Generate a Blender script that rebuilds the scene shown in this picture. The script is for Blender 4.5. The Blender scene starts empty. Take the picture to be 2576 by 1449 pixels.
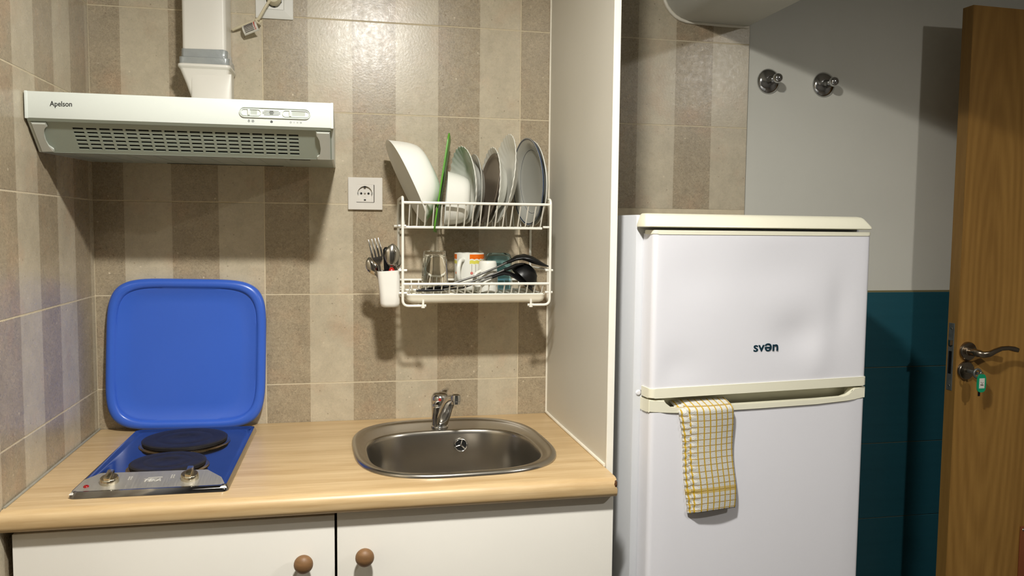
import bpy, bmesh, math, random
from mathutils import Vector, Matrix
random.seed(7)
PI = math.pi
scene = bpy.context.scene
COL = scene.collection

# ------------------------------------------------------------------ camera
cam_d = bpy.data.cameras.new('camera')
cam = bpy.data.objects.new('camera', cam_d); COL.objects.link(cam)
cam_d.sensor_width = 36.0
cam_d.lens = 28.415
cam_d.clip_start = 0.02
def cam_matrix(loc, yaw, pitch, roll):
    f = Vector((math.sin(yaw)*math.cos(pitch), math.cos(yaw)*math.cos(pitch), -math.sin(pitch)))
    r = Vector((math.cos(yaw), -math.sin(yaw), 0)); u = r.cross(f)
    c, s = math.cos(roll), math.sin(roll)
    r2 = c*r+s*u; u2 = c*u-s*r
    m = Matrix((r2, u2, -f)).transposed().to_4x4(); m.translation = loc
    return m
cam.matrix_world = cam_matrix(Vector((0.5694, -2.0422, 1.3797)), 0.2057, 0.0713, 0.0097)
scene.camera = cam

# ------------------------------------------------------------------ world, light, exposure
world = bpy.data.worlds.new('world'); scene.world = world; world.use_nodes = True
world.node_tree.nodes['Background'].inputs[0].default_value = (0.8, 0.85, 0.9, 1)
world.node_tree.nodes['Background'].inputs[1].default_value = 0.05
vs = scene.view_settings
vs.view_transform = 'Standard'; vs.look = 'None'; vs.gamma = 1.0; vs.use_curve_mapping = False
vs.exposure = 0.28
LAMPS = [dict(loc=(0.68, -1.36, 2.188), power=29.0, glow=15.0, col=(1.0, 0.97, 0.905), r=0.06, label='round white ceiling downlight above the worktop'),
         dict(loc=(2.36, -1.80, 2.188), power=11.0, glow=7.0, col=(1.0, 0.965, 0.90), r=0.045, label='round white ceiling downlight near the wooden door')]

# ------------------------------------------------------------------ materials
MATS = {}
def nodes_of(m):
    m.use_nodes = True
    nt = m.node_tree
    return nt, nt.nodes, nt.links, nt.nodes['Principled BSDF']
def lin(c):
    return tuple(((v/255.0)/12.92 if v/255.0 <= 0.04045 else ((v/255.0+0.055)/1.055)**2.4) for v in c)+(1.0,)
def pbr(name, col, rough=0.5, metal=0.0, spec=0.5, noise=None, bump=None, coat=0.0, trans=0.0, ior=1.45, stretch=(1,1,1), rnoise=None):
    if name in MATS: return MATS[name]
    m = bpy.data.materials.new(name); nt, N, L, b = nodes_of(m)
    c = lin(col) if max(col) > 1.0 else tuple(col)+(1.0,)
    b.inputs['Base Color'].default_value = c
    b.inputs['Roughness'].default_value = rough
    b.inputs['Metallic'].default_value = metal
    b.inputs['Specular IOR Level'].default_value = spec
    b.inputs['Coat Weight'].default_value = coat
    b.inputs['Transmission Weight'].default_value = trans
    b.inputs['IOR'].default_value = ior
    if noise or bump or rnoise:
        tc = N.new('ShaderNodeTexCoord'); mp = N.new('ShaderNodeMapping')
        mp.inputs['Scale'].default_value = stretch
        L.new(tc.outputs['Object'], mp.inputs['Vector'])
    if noise:
        sc, amt = noise
        n = N.new('ShaderNodeTexNoise'); n.inputs['Scale'].default_value = sc; n.inputs['Detail'].default_value = 5
        L.new(mp.outputs['Vector'], n.inputs['Vector'])
        r = N.new('ShaderNodeMapRange'); r.inputs['From Min'].default_value = 0.3; r.inputs['From Max'].default_value = 0.7
        r.inputs['To Min'].default_value = 1-amt; r.inputs['To Max'].default_value = 1+amt
        L.new(n.outputs['Fac'], r.inputs['Value'])
        mx = N.new('ShaderNodeMix'); mx.data_type = 'RGBA'; mx.blend_type = 'MULTIPLY'; mx.inputs['Factor'].default_value = 1.0
        mx.inputs['A'].default_value = c
        L.new(r.outputs['Result'], mx.inputs['B']); L.new(mx.outputs['Result'], b.inputs['Base Color'])
    if rnoise:
        sc, lo, hi = rnoise
        n = N.new('ShaderNodeTexNoise'); n.inputs['Scale'].default_value = sc; n.inputs['Detail'].default_value = 6
        L.new(mp.outputs['Vector'], n.inputs['Vector'])
        r = N.new('ShaderNodeMapRange'); r.inputs['From Min'].default_value = 0.3; r.inputs['From Max'].default_value = 0.7
        r.inputs['To Min'].default_value = lo; r.inputs['To Max'].default_value = hi
        L.new(n.outputs['Fac'], r.inputs['Value']); L.new(r.outputs['Result'], b.inputs['Roughness'])
    if bump:
        sc, st, dist = bump
        n = N.new('ShaderNodeTexNoise'); n.inputs['Scale'].default_value = sc; n.inputs['Detail'].default_value = 4
        L.new(mp.outputs['Vector'], n.inputs['Vector'])
        bp = N.new('ShaderNodeBump'); bp.inputs['Strength'].default_value = st; bp.inputs['Distance'].default_value = dist
        L.new(n.outputs['Fac'], bp.inputs['Height']); L.new(bp.outputs['Normal'], b.inputs['Normal'])
    MATS[name] = m
    return m

def math_node(N, L, op, a, b=None):
    n = N.new('ShaderNodeMath'); n.operation = op
    for i, v in enumerate((a, b)):
        if v is None: continue
        if isinstance(v, (int, float)): n.inputs[i].default_value = v
        else: L.new(v, n.inputs[i])
    return n.outputs[0]
def mix_node(N, L, fac, a, b, blend='MIX'):
    n = N.new('ShaderNodeMix'); n.data_type = 'RGBA'; n.blend_type = blend
    for k, v in (('Factor', fac), ('A', a), ('B', b)):
        if isinstance(v, (int, float)): n.inputs[k].default_value = v
        elif isinstance(v, tuple): n.inputs[k].default_value = v
        else: L.new(v, n.inputs[k])
    return n.outputs['Result']

STRIPE = 0.105; X0 = 0.06735
def tile_material(name, axis, origin, light, dark, swap):
    """Limestone-look tile printed with 10.5 cm vertical bands."""
    m = bpy.data.materials.new(name); nt, N, L, b = nodes_of(m)
    g = N.new('ShaderNodeNewGeometry'); sep = N.new('ShaderNodeSeparateXYZ'); L.new(g.outputs['Position'], sep.inputs[0])
    v = math_node(N, L, 'DIVIDE', math_node(N, L, 'SUBTRACT', sep.outputs[axis], origin), STRIPE)
    par = math_node(N, L, 'PINGPONG', math_node(N, L, 'ADD', math_node(N, L, 'FLOOR', v), 100.0 + swap), 1.0)
    oi = N.new('ShaderNodeObjectInfo')
    off = N.new('ShaderNodeVectorMath'); off.operation = 'ADD'
    cmb = N.new('ShaderNodeCombineXYZ')
    L.new(math_node(N, L, 'MULTIPLY', oi.outputs['Random'], 37.0), cmb.inputs[0]); L.new(math_node(N, L, 'MULTIPLY', oi.outputs['Random'], 11.0), cmb.inputs[2])
    L.new(g.outputs['Position'], off.inputs[0]); L.new(cmb.outputs[0], off.inputs[1])
    def noise(sc, det=4, rough=0.6, dist=0.0):
        n = N.new('ShaderNodeTexNoise'); n.inputs['Scale'].default_value = sc; n.inputs['Detail'].default_value = det
        n.inputs['Roughness'].default_value = rough; n.inputs['Distortion'].default_value = dist
        L.new(off.outputs[0], n.inputs['Vector']); return n.outputs['Fac']
    def rng(x, a, c, lo, hi):
        r = N.new('ShaderNodeMapRange'); r.inputs[1].default_value = a; r.inputs[2].default_value = c; r.inputs[3].default_value = lo; r.inputs[4].default_value = hi
        L.new(x, r.inputs[0]); return r.outputs[0]
    base = mix_node(N, L, par, lin(light), lin(dark))
    warm = mix_node(N, L, rng(noise(9), 0.52, 0.75, 0, 0.35), base, lin((190, 150, 118)))
    cloud = mix_node(N, L, 1.0, warm, rng(noise(22, 6), 0.3, 0.7, 0.90, 1.09), 'MULTIPLY')
    gn = noise(170, 4, 0.75, 1.8)
    grain_amt = rng(gn, 0.34, 0.62, 0.66, 1.16)
    grain_light = rng(gn, 0.32, 0.62, 0.88, 1.06)
    gsel = N.new('ShaderNodeMix'); gsel.data_type = 'FLOAT'; L.new(par, gsel.inputs['Factor'])
    L.new(grain_light, gsel.inputs[2]); L.new(grain_amt, gsel.inputs[3])
    gr = mix_node(N, L, 1.0, cloud, gsel.outputs[0], 'MULTIPLY')
    vo = N.new('ShaderNodeTexVoronoi'); vo.inputs['Scale'].default_value = 42; L.new(off.outputs[0], vo.inputs['Vector'])
    pit = rng(vo.outputs['Distance'], 0.05, 0.085, 0.5, 0.0)
    pits = mix_node(N, L, pit, gr, lin((95, 72, 48)))
    vo2 = N.new('ShaderNodeTexVoronoi'); vo2.inputs['Scale'].default_value = 27; vo2.inputs['Randomness'].default_value = 1.0
    o2 = N.new('ShaderNodeVectorMath'); o2.operation = 'ADD'; o2.inputs[1].default_value = (5.3, 2.1, 7.7); L.new(off.outputs[0], o2.inputs[0]); L.new(o2.outputs[0], vo2.inputs['Vector'])
    fleck = rng(vo2.outputs['Distance'], 0.04, 0.075, 0.6, 0.0)
    fin = mix_node(N, L, fleck, pits, lin((226, 214, 190)))
    L.new(fin, b.inputs['Base Color'])
    b.inputs['Roughness'].default_value = 0.33
    L.new(rng(noise(70, 3), 0.3, 0.7, 0.24, 0.33), b.inputs['Roughness'])
    b.inputs['Specular IOR Level'].default_value = 0.5
    bp = N.new('ShaderNodeBump'); bp.inputs['Strength'].default_value = 0.10; bp.inputs['Distance'].default_value = 0.002
    L.new(noise(180, 3), bp.inputs['Height']); L.new(bp.outputs['Normal'], b.inputs['Normal'])
    MATS[name] = m
    return m
M_TILE = tile_material('striped_tile', 0, X0, (191, 180, 157), (167, 153, 129), 0)
M_TILE_L = tile_material('striped_tile_side', 1, -0.0267, (191, 180, 157), (167, 153, 129), 0)
M_GROUT = pbr('grout', (205, 192, 165), 0.8, noise=(60, 0.08))
M_PLASTER = pbr('plaster', (208, 207, 197), 0.6, spec=0.3, noise=(3.0, 0.03), bump=(14, 0.06, 0.01))
M_CEIL = pbr('ceiling_paint', (186, 184, 178), 0.8, spec=0.2, noise=(3, 0.02))
M_ROOM = pbr('room_paint', (112, 110, 106), 0.8, spec=0.2, noise=(3, 0.03))
M_TEAL = pbr('teal_tile', (34, 80, 92), 0.30, spec=0.4, noise=(7, 0.06), bump=(300, 0.05, 0.001), stretch=(0.2, 1, 6))
M_FLOOR = pbr('floor_tile', (88, 82, 74), 0.4, noise=(8, 0.08))
M_WHITE = pbr('white_enamel', (214, 220, 214), 0.32, spec=0.5, noise=(4, 0.015))
M_HOODGREY = pbr('hood_grey', (162, 172, 160), 0.4, noise=(5, 0.03))
M_DARK = pbr('dark_inside', (10, 10, 9), 0.7, noise=(40, 0.2))
M_BLACK = pbr('black_plastic', (14, 14, 15), 0.35, spec=0.4, bump=(400, 0.05, 0.0005))
M_PVC = pbr('duct_pvc', (224, 221, 212), 0.38, noise=(6, 0.025))
M_TAPE = pbr('duct_tape', (158, 163, 163), 0.22, spec=0.6, metal=0.15, noise=(30, 0.08), bump=(35, 0.5, 0.004))
M_SOCKET = pbr('socket_plastic', (222, 218, 210), 0.3, noise=(10, 0.01))
M_SOCKETW = pbr('white_socket_plastic', (236, 236, 232), 0.25, noise=(10, 0.01))
M_STEEL = pbr('brushed_steel', (205, 203, 197), 0.45, metal=0.85, rnoise=(60, 0.40, 0.52), stretch=(6, 0.4, 0.4), noise=(20, 0.04))
M_KNOBST = pbr('knob_steel', (200, 192, 172), 0.22, metal=1.0, noise=(40, 0.05))
M_SINK = pbr('sink_steel', (172, 167, 158), 0.26, metal=1.0, noise=(12, 0.04))
M_HOBTOP = pbr('polished_steel', (150, 150, 153), 0.09, metal=1.0, rnoise=(20, 0.06, 0.14), noise=(16, 0.05))
M_CHROME = pbr('chrome', (196, 196, 196), 0.09, metal=1.0, rnoise=(50, 0.06, 0.2), noise=(40, 0.12))
M_BRONZE = pbr('satin_nickel', (150, 138, 122), 0.24, metal=1.0, rnoise=(30, 0.2, 0.3), noise=(12, 0.05))
M_IRON = pbr('burner_iron', (34, 32, 33), 0.5, metal=0.0, spec=0.35, noise=(60, 0.25), bump=(150, 0.15, 0.001))
M_BLUE = pbr('blue_plastic', (58, 100, 202), 0.28, spec=0.5, noise=(6, 0.02))
M_CAB = pbr('cabinet_white', (224, 221, 213), 0.42, noise=(5, 0.02))
M_PANEL = pbr('panel_cream', (210, 206, 194), 0.45, noise=(4, 0.02))
M_PANELEDGE = pbr('panel_edge', (238, 234, 222), 0.4, noise=(30, 0.02))
M_SILICONE = pbr('silicone', (236, 230, 214), 0.35, noise=(40, 0.04))
M_KNOB = pbr('knob_wood', (122, 90, 58), 0.5, noise=(30, 0.14), stretch=(1, 1, 6))
M_FRIDGE = pbr('fridge_white', (226, 226, 232), 0.26, spec=0.5, noise=(3, 0.01), bump=(6, 0.05, 0.01))
M_FRIDGESIDE = pbr('fridge_side_shaded', (206, 208, 212), 0.38, noise=(4, 0.015))  # greyer than the door white: the side panel's shadow put into the colour
M_FCREAM = pbr('fridge_cream_trim', (232, 229, 208), 0.32, noise=(5, 0.02))
M_LOGO = pbr('logo_navy', (16, 48, 62), 0.3)
M_LOGOBLK = pbr('logo_black', (20, 20, 20), 0.4)
M_WIRE = pbr('rack_white', (238, 236, 226), 0.28, spec=0.5, noise=(20, 0.02))
M_TRAY = pbr('drip_tray_cream', (236, 230, 212), 0.3, noise=(10, 0.02))
M_CUPW = pbr('holder_white', (240, 238, 230), 0.3, noise=(12, 0.02))
M_CUTL = pbr('cutlery_steel', (186, 182, 174), 0.16, metal=1.0, rnoise=(60, 0.1, 0.22))
M_SHAFT = pbr('shaft_steel', (96, 95, 92), 0.5, metal=0.9, noise=(40, 0.06))
M_CERAM = pbr('white_ceramic', (230, 230, 222), 0.16, spec=0.55, noise=(8, 0.01))
M_OPAL = pbr('opal_glass', (228, 228, 220), 0.12, spec=0.55, noise=(8, 0.01))
M_BOWL = pbr('white_bowl_plastic', (240, 240, 232), 0.3, spec=0.45, noise=(8, 0.01))
M_DARKPLATE = pbr('smoked_plate', (112, 102, 90), 0.2, spec=0.5, noise=(6, 0.03))
M_PLATEBACK = pbr('smoked_plate_back', (24, 23, 22), 0.25, noise=(6, 0.05))
M_PLGREY = pbr('pale_grey_glaze', (188, 188, 180), 0.14, spec=0.55, noise=(8, 0.015))
M_BLUERIM = pbr('blue_rim_glaze', (46, 60, 84), 0.14, spec=0.55)
M_GREEN = pbr('green_board', (84, 150, 40), 0.35, noise=(14, 0.05))
M_GLASS = pbr('clear_glass', (1.0, 1.0, 0.98), 0.02, trans=1.0, ior=1.36)
M_BGLASS = pbr('blue_glass', (0.62, 0.87, 0.97), 0.03, trans=1.0, ior=1.25)
M_ORANGE = pbr('mug_orange', (226, 106, 18), 0.2)
M_YELLOW = pbr('mug_yellow', (214, 208, 92), 0.2)
M_PINK = pbr('mug_pink', (206, 120, 112), 0.2)
M_BROWNP = pbr('mug_brown', (84, 62, 44), 0.2)
M_RED = pbr('red_plastic', (170, 28, 20), 0.3)
M_REDLAMP = pbr('red_pilot', (140, 10, 12), 0.12, spec=0.6, coat=0.4)
M_CORD = pbr('cord_cream', (214, 204, 176), 0.45, noise=(20, 0.04))
M_PAPER = pbr('tag_paper', (220, 216, 206), 0.7, noise=(30, 0.03))
M_PRINT = pbr('tag_print', (62, 52, 46), 0.6)
M_PRINTRED = pbr('tag_print_red', (190, 58, 40), 0.6)
M_GREENTAG = pbr('green_tag', (18, 150, 104), 0.25, spec=0.5)
M_PLATEDARK = pbr('lock_plate', (112, 114, 110), 0.42, metal=0.6, noise=(60, 0.15))
M_VENT = pbr('brown_vent', (120, 66, 38), 0.4, noise=(10, 0.05))
M_SCREW = pbr('screw_metal', (170, 165, 155), 0.3, metal=1.0)
M_SPONGE = pbr('chip_core', (96, 60, 30), 0.9, noise=(160, 0.4), bump=(120, 1.0, 0.004))
M_LAMPW = pbr('lamp_white', (235, 233, 226), 0.5)

def wood_material(name, c1, c2, axis, rough, scale=1.0, cathedral=False):
    m = bpy.data.materials.new(name); nt, N, L, b = nodes_of(m)
    tc = N.new('ShaderNodeTexCoord'); mp = N.new('ShaderNodeMapping')
    s = [42.0, 42.0, 42.0]; s[axis] = 2.2
    mp.inputs['Scale'].default_value = tuple(v*scale for v in s)
    L.new(tc.outputs['Object'], mp.inputs['Vector'])
    n1 = N.new('ShaderNodeTexNoise'); n1.inputs['Scale'].default_value = 1.0; n1.inputs['Detail'].default_value = 6; n1.inputs['Roughness'].default_value = 0.62; n1.inputs['Distortion'].default_value = 0.5
    L.new(mp.outputs[0], n1.inputs['Vector'])
    mp2 = N.new('ShaderNodeMapping'); s2 = [150.0]*3; s2[axis] = 16.0
    mp2.inputs['Scale'].default_value = tuple(v*scale for v in s2); L.new(tc.outputs['Object'], mp2.inputs['Vector'])
    n2 = N.new('ShaderNodeTexNoise'); n2.inputs['Scale'].default_value = 1.0; n2.inputs['Detail'].default_value = 3
    L.new(mp2.outputs[0], n2.inputs['Vector'])
    f = math_node(N, L, 'ADD', math_node(N, L, 'MULTIPLY', n1.outputs['Fac'], 0.75), math_node(N, L, 'MULTIPLY', n2.outputs['Fac'], 0.25))
    if cathedral:
        mp3 = N.new('ShaderNodeMapping'); mp3.inputs['Location'].default_value = (-1.27, 0, -1.83); mp3.inputs['Scale'].default_value = (13.0, 1.0, 1.5)
        L.new(tc.outputs['Object'], mp3.inputs['Vector'])
        w = N.new('ShaderNodeTexWave'); w.wave_type = 'RINGS'; w.rings_direction = 'Y'; w.inputs['Scale'].default_value = 1.3
        w.inputs['Distortion'].default_value = 2.2; w.inputs['Detail'].default_value = 2; w.inputs['Detail Scale'].default_value = 1.0
        L.new(mp3.outputs[0], w.inputs['Vector'])
        f = math_node(N, L, 'ADD', math_node(N, L, 'MULTIPLY', f, 0.8), math_node(N, L, 'MULTIPLY', w.outputs['Fac'], 0.12))
    r = N.new('ShaderNodeMapRange'); r.inputs[1].default_value = 0.34; r.inputs[2].default_value = 0.66; L.new(f, r.inputs[0])
    L.new(mix_node(N, L, r.outputs[0], lin(c2), lin(c1)), b.inputs['Base Color'])
    b.inputs['Roughness'].default_value = rough; b.inputs['Specular IOR Level'].default_value = 0.4
    bp = N.new('ShaderNodeBump'); bp.inputs['Strength'].default_value = 0.08; bp.inputs['Distance'].default_value = 0.001
    L.new(f, bp.inputs['Height']); L.new(bp.outputs['Normal'], b.inputs['Normal'])
    MATS[name] = m
    return m
M_TOP = wood_material('worktop_beech', (206, 180, 138), (180, 150, 106), 0, 0.36)
M_DOOR = wood_material('door_oak', (166, 126, 64), (138, 101, 48), 2, 0.42, 0.55, True)
M_DOOREDGE = wood_material('door_edge_oak', (140, 106, 52), (122, 90, 42), 2, 0.5, 0.8)

def towel_material():
    m = bpy.data.materials.new('checked_towel'); nt, N, L, b = nodes_of(m)
    uv = N.new('ShaderNodeUVMap'); uv.uv_map = 'UVMap'
    sep = N.new('ShaderNodeSeparateXYZ'); L.new(uv.outputs[0], sep.inputs[0])
    def line(x, freq, wid, ph=0.0):
        fr = math_node(N, L, 'FRACT', math_node(N, L, 'ADD', math_node(N, L, 'MULTIPLY', x, freq), ph))
        d = math_node(N, L, 'ABSOLUTE', math_node(N, L, 'SUBTRACT', fr, 0.5))
        return math_node(N, L, 'LESS_THAN', d, wid)
    lu = line(sep.outputs[0], 7.6, 0.105, 0.12)
    lv = line(sep.outputs[1], 17.0, 0.075, 0.2)
    band = math_node(N, L, 'LESS_THAN', math_node(N, L, 'ABSOLUTE', math_node(N, L, 'SUBTRACT', sep.outputs[1], 0.195)), 0.024)
    n = N.new('ShaderNodeTexNoise'); n.inputs['Scale'].default_value = 130; n.inputs['Detail'].default_value = 3
    L.new(uv.outputs[0], n.inputs['Vector'])
    r = N.new('ShaderNodeMapRange'); r.inputs[1].default_value = 0.3; r.inputs[2].default_value = 0.7; r.inputs[3].default_value = 0.72; r.inputs[4].default_value = 1.06
    L.new(n.outputs['Fac'], r.inputs[0])
    c = mix_node(N, L, 1.0, lin((240, 238, 230)), r.outputs[0], 'MULTIPLY')
    c = mix_node(N, L, math_node(N, L, 'MULTIPLY', band, 0.75), c, lin((214, 182, 84)))
    c = mix_node(N, L, math_node(N, L, 'MULTIPLY', lv, 0.8), c, lin((176, 142, 58)))
    c = mix_node(N, L, math_node(N, L, 'MULTIPLY', lu, 0.95), c, lin((210, 172, 44)))
    L.new(c, b.inputs['Base Color']); b.inputs['Roughness'].default_value = 0.95; b.inputs['Specular IOR Level'].default_value = 0.1
    h = math_node(N, L, 'SUBTRACT', n.outputs['Fac'], math_node(N, L, 'MULTIPLY', math_node(N, L, 'MAXIMUM', lu, lv), 0.8))
    bp = N.new('ShaderNodeBump'); bp.inputs['Strength'].default_value = 0.9; bp.inputs['Distance'].default_value = 0.003
    L.new(h, bp.inputs['Height']); L.new(bp.outputs['Normal'], b.inputs['Normal'])
    MATS['checked_towel'] = m
    return m
M_TOWEL = towel_material()
def emit_material(name, col, st):
    m = bpy.data.materials.new(name); nt, N, L, b = nodes_of(m)
    b.inputs['Emission Color'].default_value = col+(1,); b.inputs['Emission Strength'].default_value = st
    return m
M_BULB = emit_material('lamp_bulb', (1.0, 0.93, 0.8), 4.0)

# ------------------------------------------------------------------ mesh helpers
ORG = {}          # object -> offset to subtract from world-built vertices (None: vertices are local)
def tag(o, label, cat, group=None):
    o['label'] = label; o['category'] = cat
    if group: o['group'] = group
    return o
def thing(name, label, cat, loc=(0, 0, 0), rot=None, group=None):
    """Empty at a thing's base. rot given: parts are built in local coordinates, else in world ones."""
    o = bpy.data.objects.new(name, None); COL.objects.link(o); o.empty_display_size = 0.05
    o.location = loc
    if isinstance(rot, Matrix):
        m = rot.to_4x4(); m.translation = Vector(loc); o.matrix_basis = m
    elif rot is not None: o.rotation_euler = rot
    ORG[o.name] = Vector((0, 0, 0)) if rot is not None else Vector(loc)
    if label: tag(o, label, cat, group)
    return o
def finish(bm, name, mats, parent=None, smooth=False, angle=35, origin=None):
    bmesh.ops.remove_doubles(bm, verts=bm.verts, dist=1e-6)
    bmesh.ops.recalc_face_normals(bm, faces=bm.faces)
    off = Vector(origin) if origin is not None else (ORG.get(parent.name, Vector((0, 0, 0))) if parent is not None else Vector((0, 0, 0)))
    if off.length > 0: bmesh.ops.translate(bm, verts=bm.verts, vec=-off)
    me = bpy.data.meshes.new(name); bm.to_mesh(me); bm.free()
    if not isinstance(mats, (list, tuple)): mats = [mats]
    for m in mats: me.materials.append(m)
    if smooth:
        for p in me.polygons: p.use_smooth = True
        me.set_sharp_from_angle(angle=math.radians(angle))
    o = bpy.data.objects.new(name, me); COL.objects.link(o)
    if parent is not None: o.parent = parent; ORG[o.name] = off
    elif origin is not None: o.location = origin; ORG[o.name] = off
    return o
def struct(o): o['kind'] = 'structure'; return o
def B(): return bmesh.new()
def box(bm, x0, x1, y0, y1, z0, z1, bev=0.0, seg=2):
    n0 = len(bm.verts)
    vs_ = [bm.verts.new((x, y, z)) for x in (x0, x1) for y in (y0, y1) for z in (z0, z1)]
    fs = [(0, 1, 3, 2), (4, 6, 7, 5), (0, 4, 5, 1), (2, 3, 7, 6), (0, 2, 6, 4), (1, 5, 7, 3)]
    faces = [bm.faces.new([vs_[i] for i in f]) for f in fs]
    if bev > 0:
        es = set(e for f in faces for e in f.edges)
        bmesh.ops.bevel(bm, geom=list(es), offset=bev, segments=seg, affect='EDGES', profile=0.5)
    return bm
def tube(bm, pts, r, seg=10, closed=False, caps=True, radii=None):
    pts = [Vector(p) for p in pts]; n = len(pts)
    tang = []
    for i in range(n):
        if closed: t = pts[(i+1) % n]-pts[i-1]
        elif i == 0: t = pts[1]-pts[0]
        elif i == n-1: t = pts[-1]-pts[-2]
        else: t = (pts[i+1]-pts[i]).normalized()+(pts[i]-pts[i-1]).normalized()
        tang.append(t.normalized())
    up = Vector((0, 0, 1)) if abs(tang[0].z) < 0.9 else Vector((1, 0, 0))
    a = tang[0].cross(up).normalized()
    rings = []
    for i in range(n):
        a = (a - tang[i]*a.dot(tang[i])).normalized(); b = tang[i].cross(a)
        rr = radii[i] if radii else r
        rings.append([bm.verts.new(pts[i]+(a*math.cos(2*PI*k/seg)+b*math.sin(2*PI*k/seg))*rr) for k in range(seg)])
    for i in range(n if closed else n-1):
        p, q = rings[i], rings[(i+1) % n]
        for k in range(seg): bm.faces.new((p[k], p[(k+1) % seg], q[(k+1) % seg], q[k]))
    if caps and not closed: bm.faces.new(rings[0][::-1]); bm.faces.new(rings[-1])
    return bm
def arc_path(pts, r, n=5):
    """Round the inner corners of a polyline."""
    pts = [Vector(p) for p in pts]; out = [pts[0]]
    for i in range(1, len(pts)-1):
        a, b, c = pts[i-1], pts[i], pts[i+1]
        d1 = (a-b).normalized(); d2 = (c-b).normalized()
        rr = min(r, (a-b).length*0.45, (c-b).length*0.45)
        p, q = b+d1*rr, b+d2*rr
        for k in range(n+1):
            t = k/n; out.append(p*(1-t)**2+b*2*t*(1-t)+q*t*t)
    out.append(pts[-1]); return out
def lathe(bm, prof, seg=40, M=None, closed_ends=True, rmod=None):
    """prof: (r, h) points, axis +Z; rmod(angle, i) scales the radius."""
    rings = []
    for i, (r, h) in enumerate(prof):
        ring = []
        if r < 1e-6: ring = [bm.verts.new((0, 0, h))]
        else:
            for k in range(seg):
                a = 2*PI*k/seg; f = rmod(a, i) if rmod else (1.0, 0.0)
                ring.append(bm.verts.new((r*f[0]*math.cos(a), r*f[0]*math.sin(a), h+f[1])))
        rings.append(ring)
    for p, q in zip(rings, rings[1:]):
        if len(p) == 1 and len(q) == 1: continue
        for k in range(seg):
            k2 = (k+1) % seg
            if len(p) == 1: bm.faces.new((p[0], q[k2], q[k]))
            elif len(q) == 1: bm.faces.new((p[k], p[k2], q[0]))
            else: bm.faces.new((p[k], p[k2], q[k2], q[k]))
    if closed_ends:
        if len(rings[0]) > 1: bm.faces.new(rings[0][::-1])
        if len(rings[-1]) > 1: bm.faces.new(rings[-1])
    if M is not None: bmesh.ops.transform(bm, matrix=M, verts=[v for r in rings for v in r])
    return bm
def loft(bm, loops, cap0=True, cap1=True):
    rings = [[bm.verts.new(p) for p in lp] for lp in loops]
    n = len(rings[0])
    for p, q in zip(rings, rings[1:]):
        for k in range(n): bm.faces.new((p[k], p[(k+1) % n], q[(k+1) % n], q[k]))
    if cap0: bm.faces.new(rings[0][::-1])
    if cap1: bm.faces.new(rings[-1])
    return rings
def superell(a, b, n, seg=64, cx=0, cy=0, rot=0.0):
    out = []
    for k in range(seg):
        t = 2*PI*k/seg; c, s = math.cos(t), math.sin(t)
        x = a*math.copysign(abs(c)**(2/n), c); y = b*math.copysign(abs(s)**(2/n), s)
        out.append((cx+x*math.cos(rot)-y*math.sin(rot), cy+x*math.sin(rot)+y*math.cos(rot)))
    return out
def rrect(x0, x1, y0, y1, r, seg=6):
    out = []
    for cx, cy, a0 in ((x1-r, y1-r, 0), (x0+r, y1-r, PI/2), (x0+r, y0+r, PI), (x1-r, y0+r, 1.5*PI)):
        for k in range(seg+1):
            a = a0+PI/2*k/seg; out.append((cx+r*math.cos(a), cy+r*math.sin(a)))
    return out
def prism(bm, poly, f0, f1, cap=True):
    """poly 2-D; f0/f1 map (x, y) to 3-D points of the two ends."""
    loft(bm, [[f0(x, y) for x, y in poly], [f1(x, y) for x, y in poly]], cap, cap)
    return bm
def text_mesh(name, s, size, mat, parent, M, offset=0.0, extrude=0.0004, width=None, shear=0.0):
    cu = bpy.data.curves.new('t', 'FONT'); cu.body = s; cu.size = size; cu.extrude = extrude; cu.offset = offset; cu.shear = shear
    cu.align_x = 'LEFT'; cu.resolution_u = 6
    ob = bpy.data.objects.new('t', cu); COL.objects.link(ob)
    dg = bpy.context.evaluated_depsgraph_get()
    me = bpy.data.meshes.new_from_object(ob.evaluated_get(dg)); bpy.data.objects.remove(ob); bpy.data.curves.remove(cu)
    me.name = name
    xs = [v.co.x for v in me.vertices]
    if width:
        k = width/(max(xs)-min(xs)); x_ = min(xs)
        for v in me.vertices: v.co.x = (v.co.x-x_)*k
    me.transform(M); me.materials.clear(); me.materials.append(mat)
    off = ORG.get(parent.name, Vector((0, 0, 0)))
    if off.length > 0: me.transform(Matrix.Translation(-off))
    o = bpy.data.objects.new(name, me); COL.objects.link(o); o.parent = parent; ORG[o.name] = off
    return o
def frame(o, x, y, z=None):
    """4x4 from origin and axes."""
    x = Vector(x).normalized(); y = Vector(y).normalized(); z = x.cross(y)
    m = Matrix((x, y, z)).transposed().to_4x4(); m.translation = Vector(o); return m
def link_copy(src, parent=None, name=None):
    c = src.copy(); COL.objects.link(c)
    if name: c.name = name
    if parent is not None: c.parent = parent
    return c

# ================================================================== SETTING
H = 2.20
o = struct(finish(box(B(), -0.12, 3.5, 0.008, 0.12, 0, H), 'wall_back', M_PLASTER)); wall_back = o
o = struct(finish(box(B(), -0.12, -0.008, -3.2, 0.008, 0, H), 'wall_left', M_ROOM)); wall_left = o
struct(finish(box(B(), 3.4, 3.5, -3.2, 0.008, 0, H), 'wall_right', M_ROOM))
struct(finish(box(B(), -0.12, 3.5, -3.3, -3.2, 0, H), 'wall_front', M_ROOM))
struct(finish(box(B(), -0.12, 3.5, -3.3, 0.12, -0.05, 0), 'floor', M_FLOOR))
struct(finish(box(B(), -0.12, 3.5, -3.3, 0.12, H, H+0.05), 'ceiling', M_CEIL))

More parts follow.
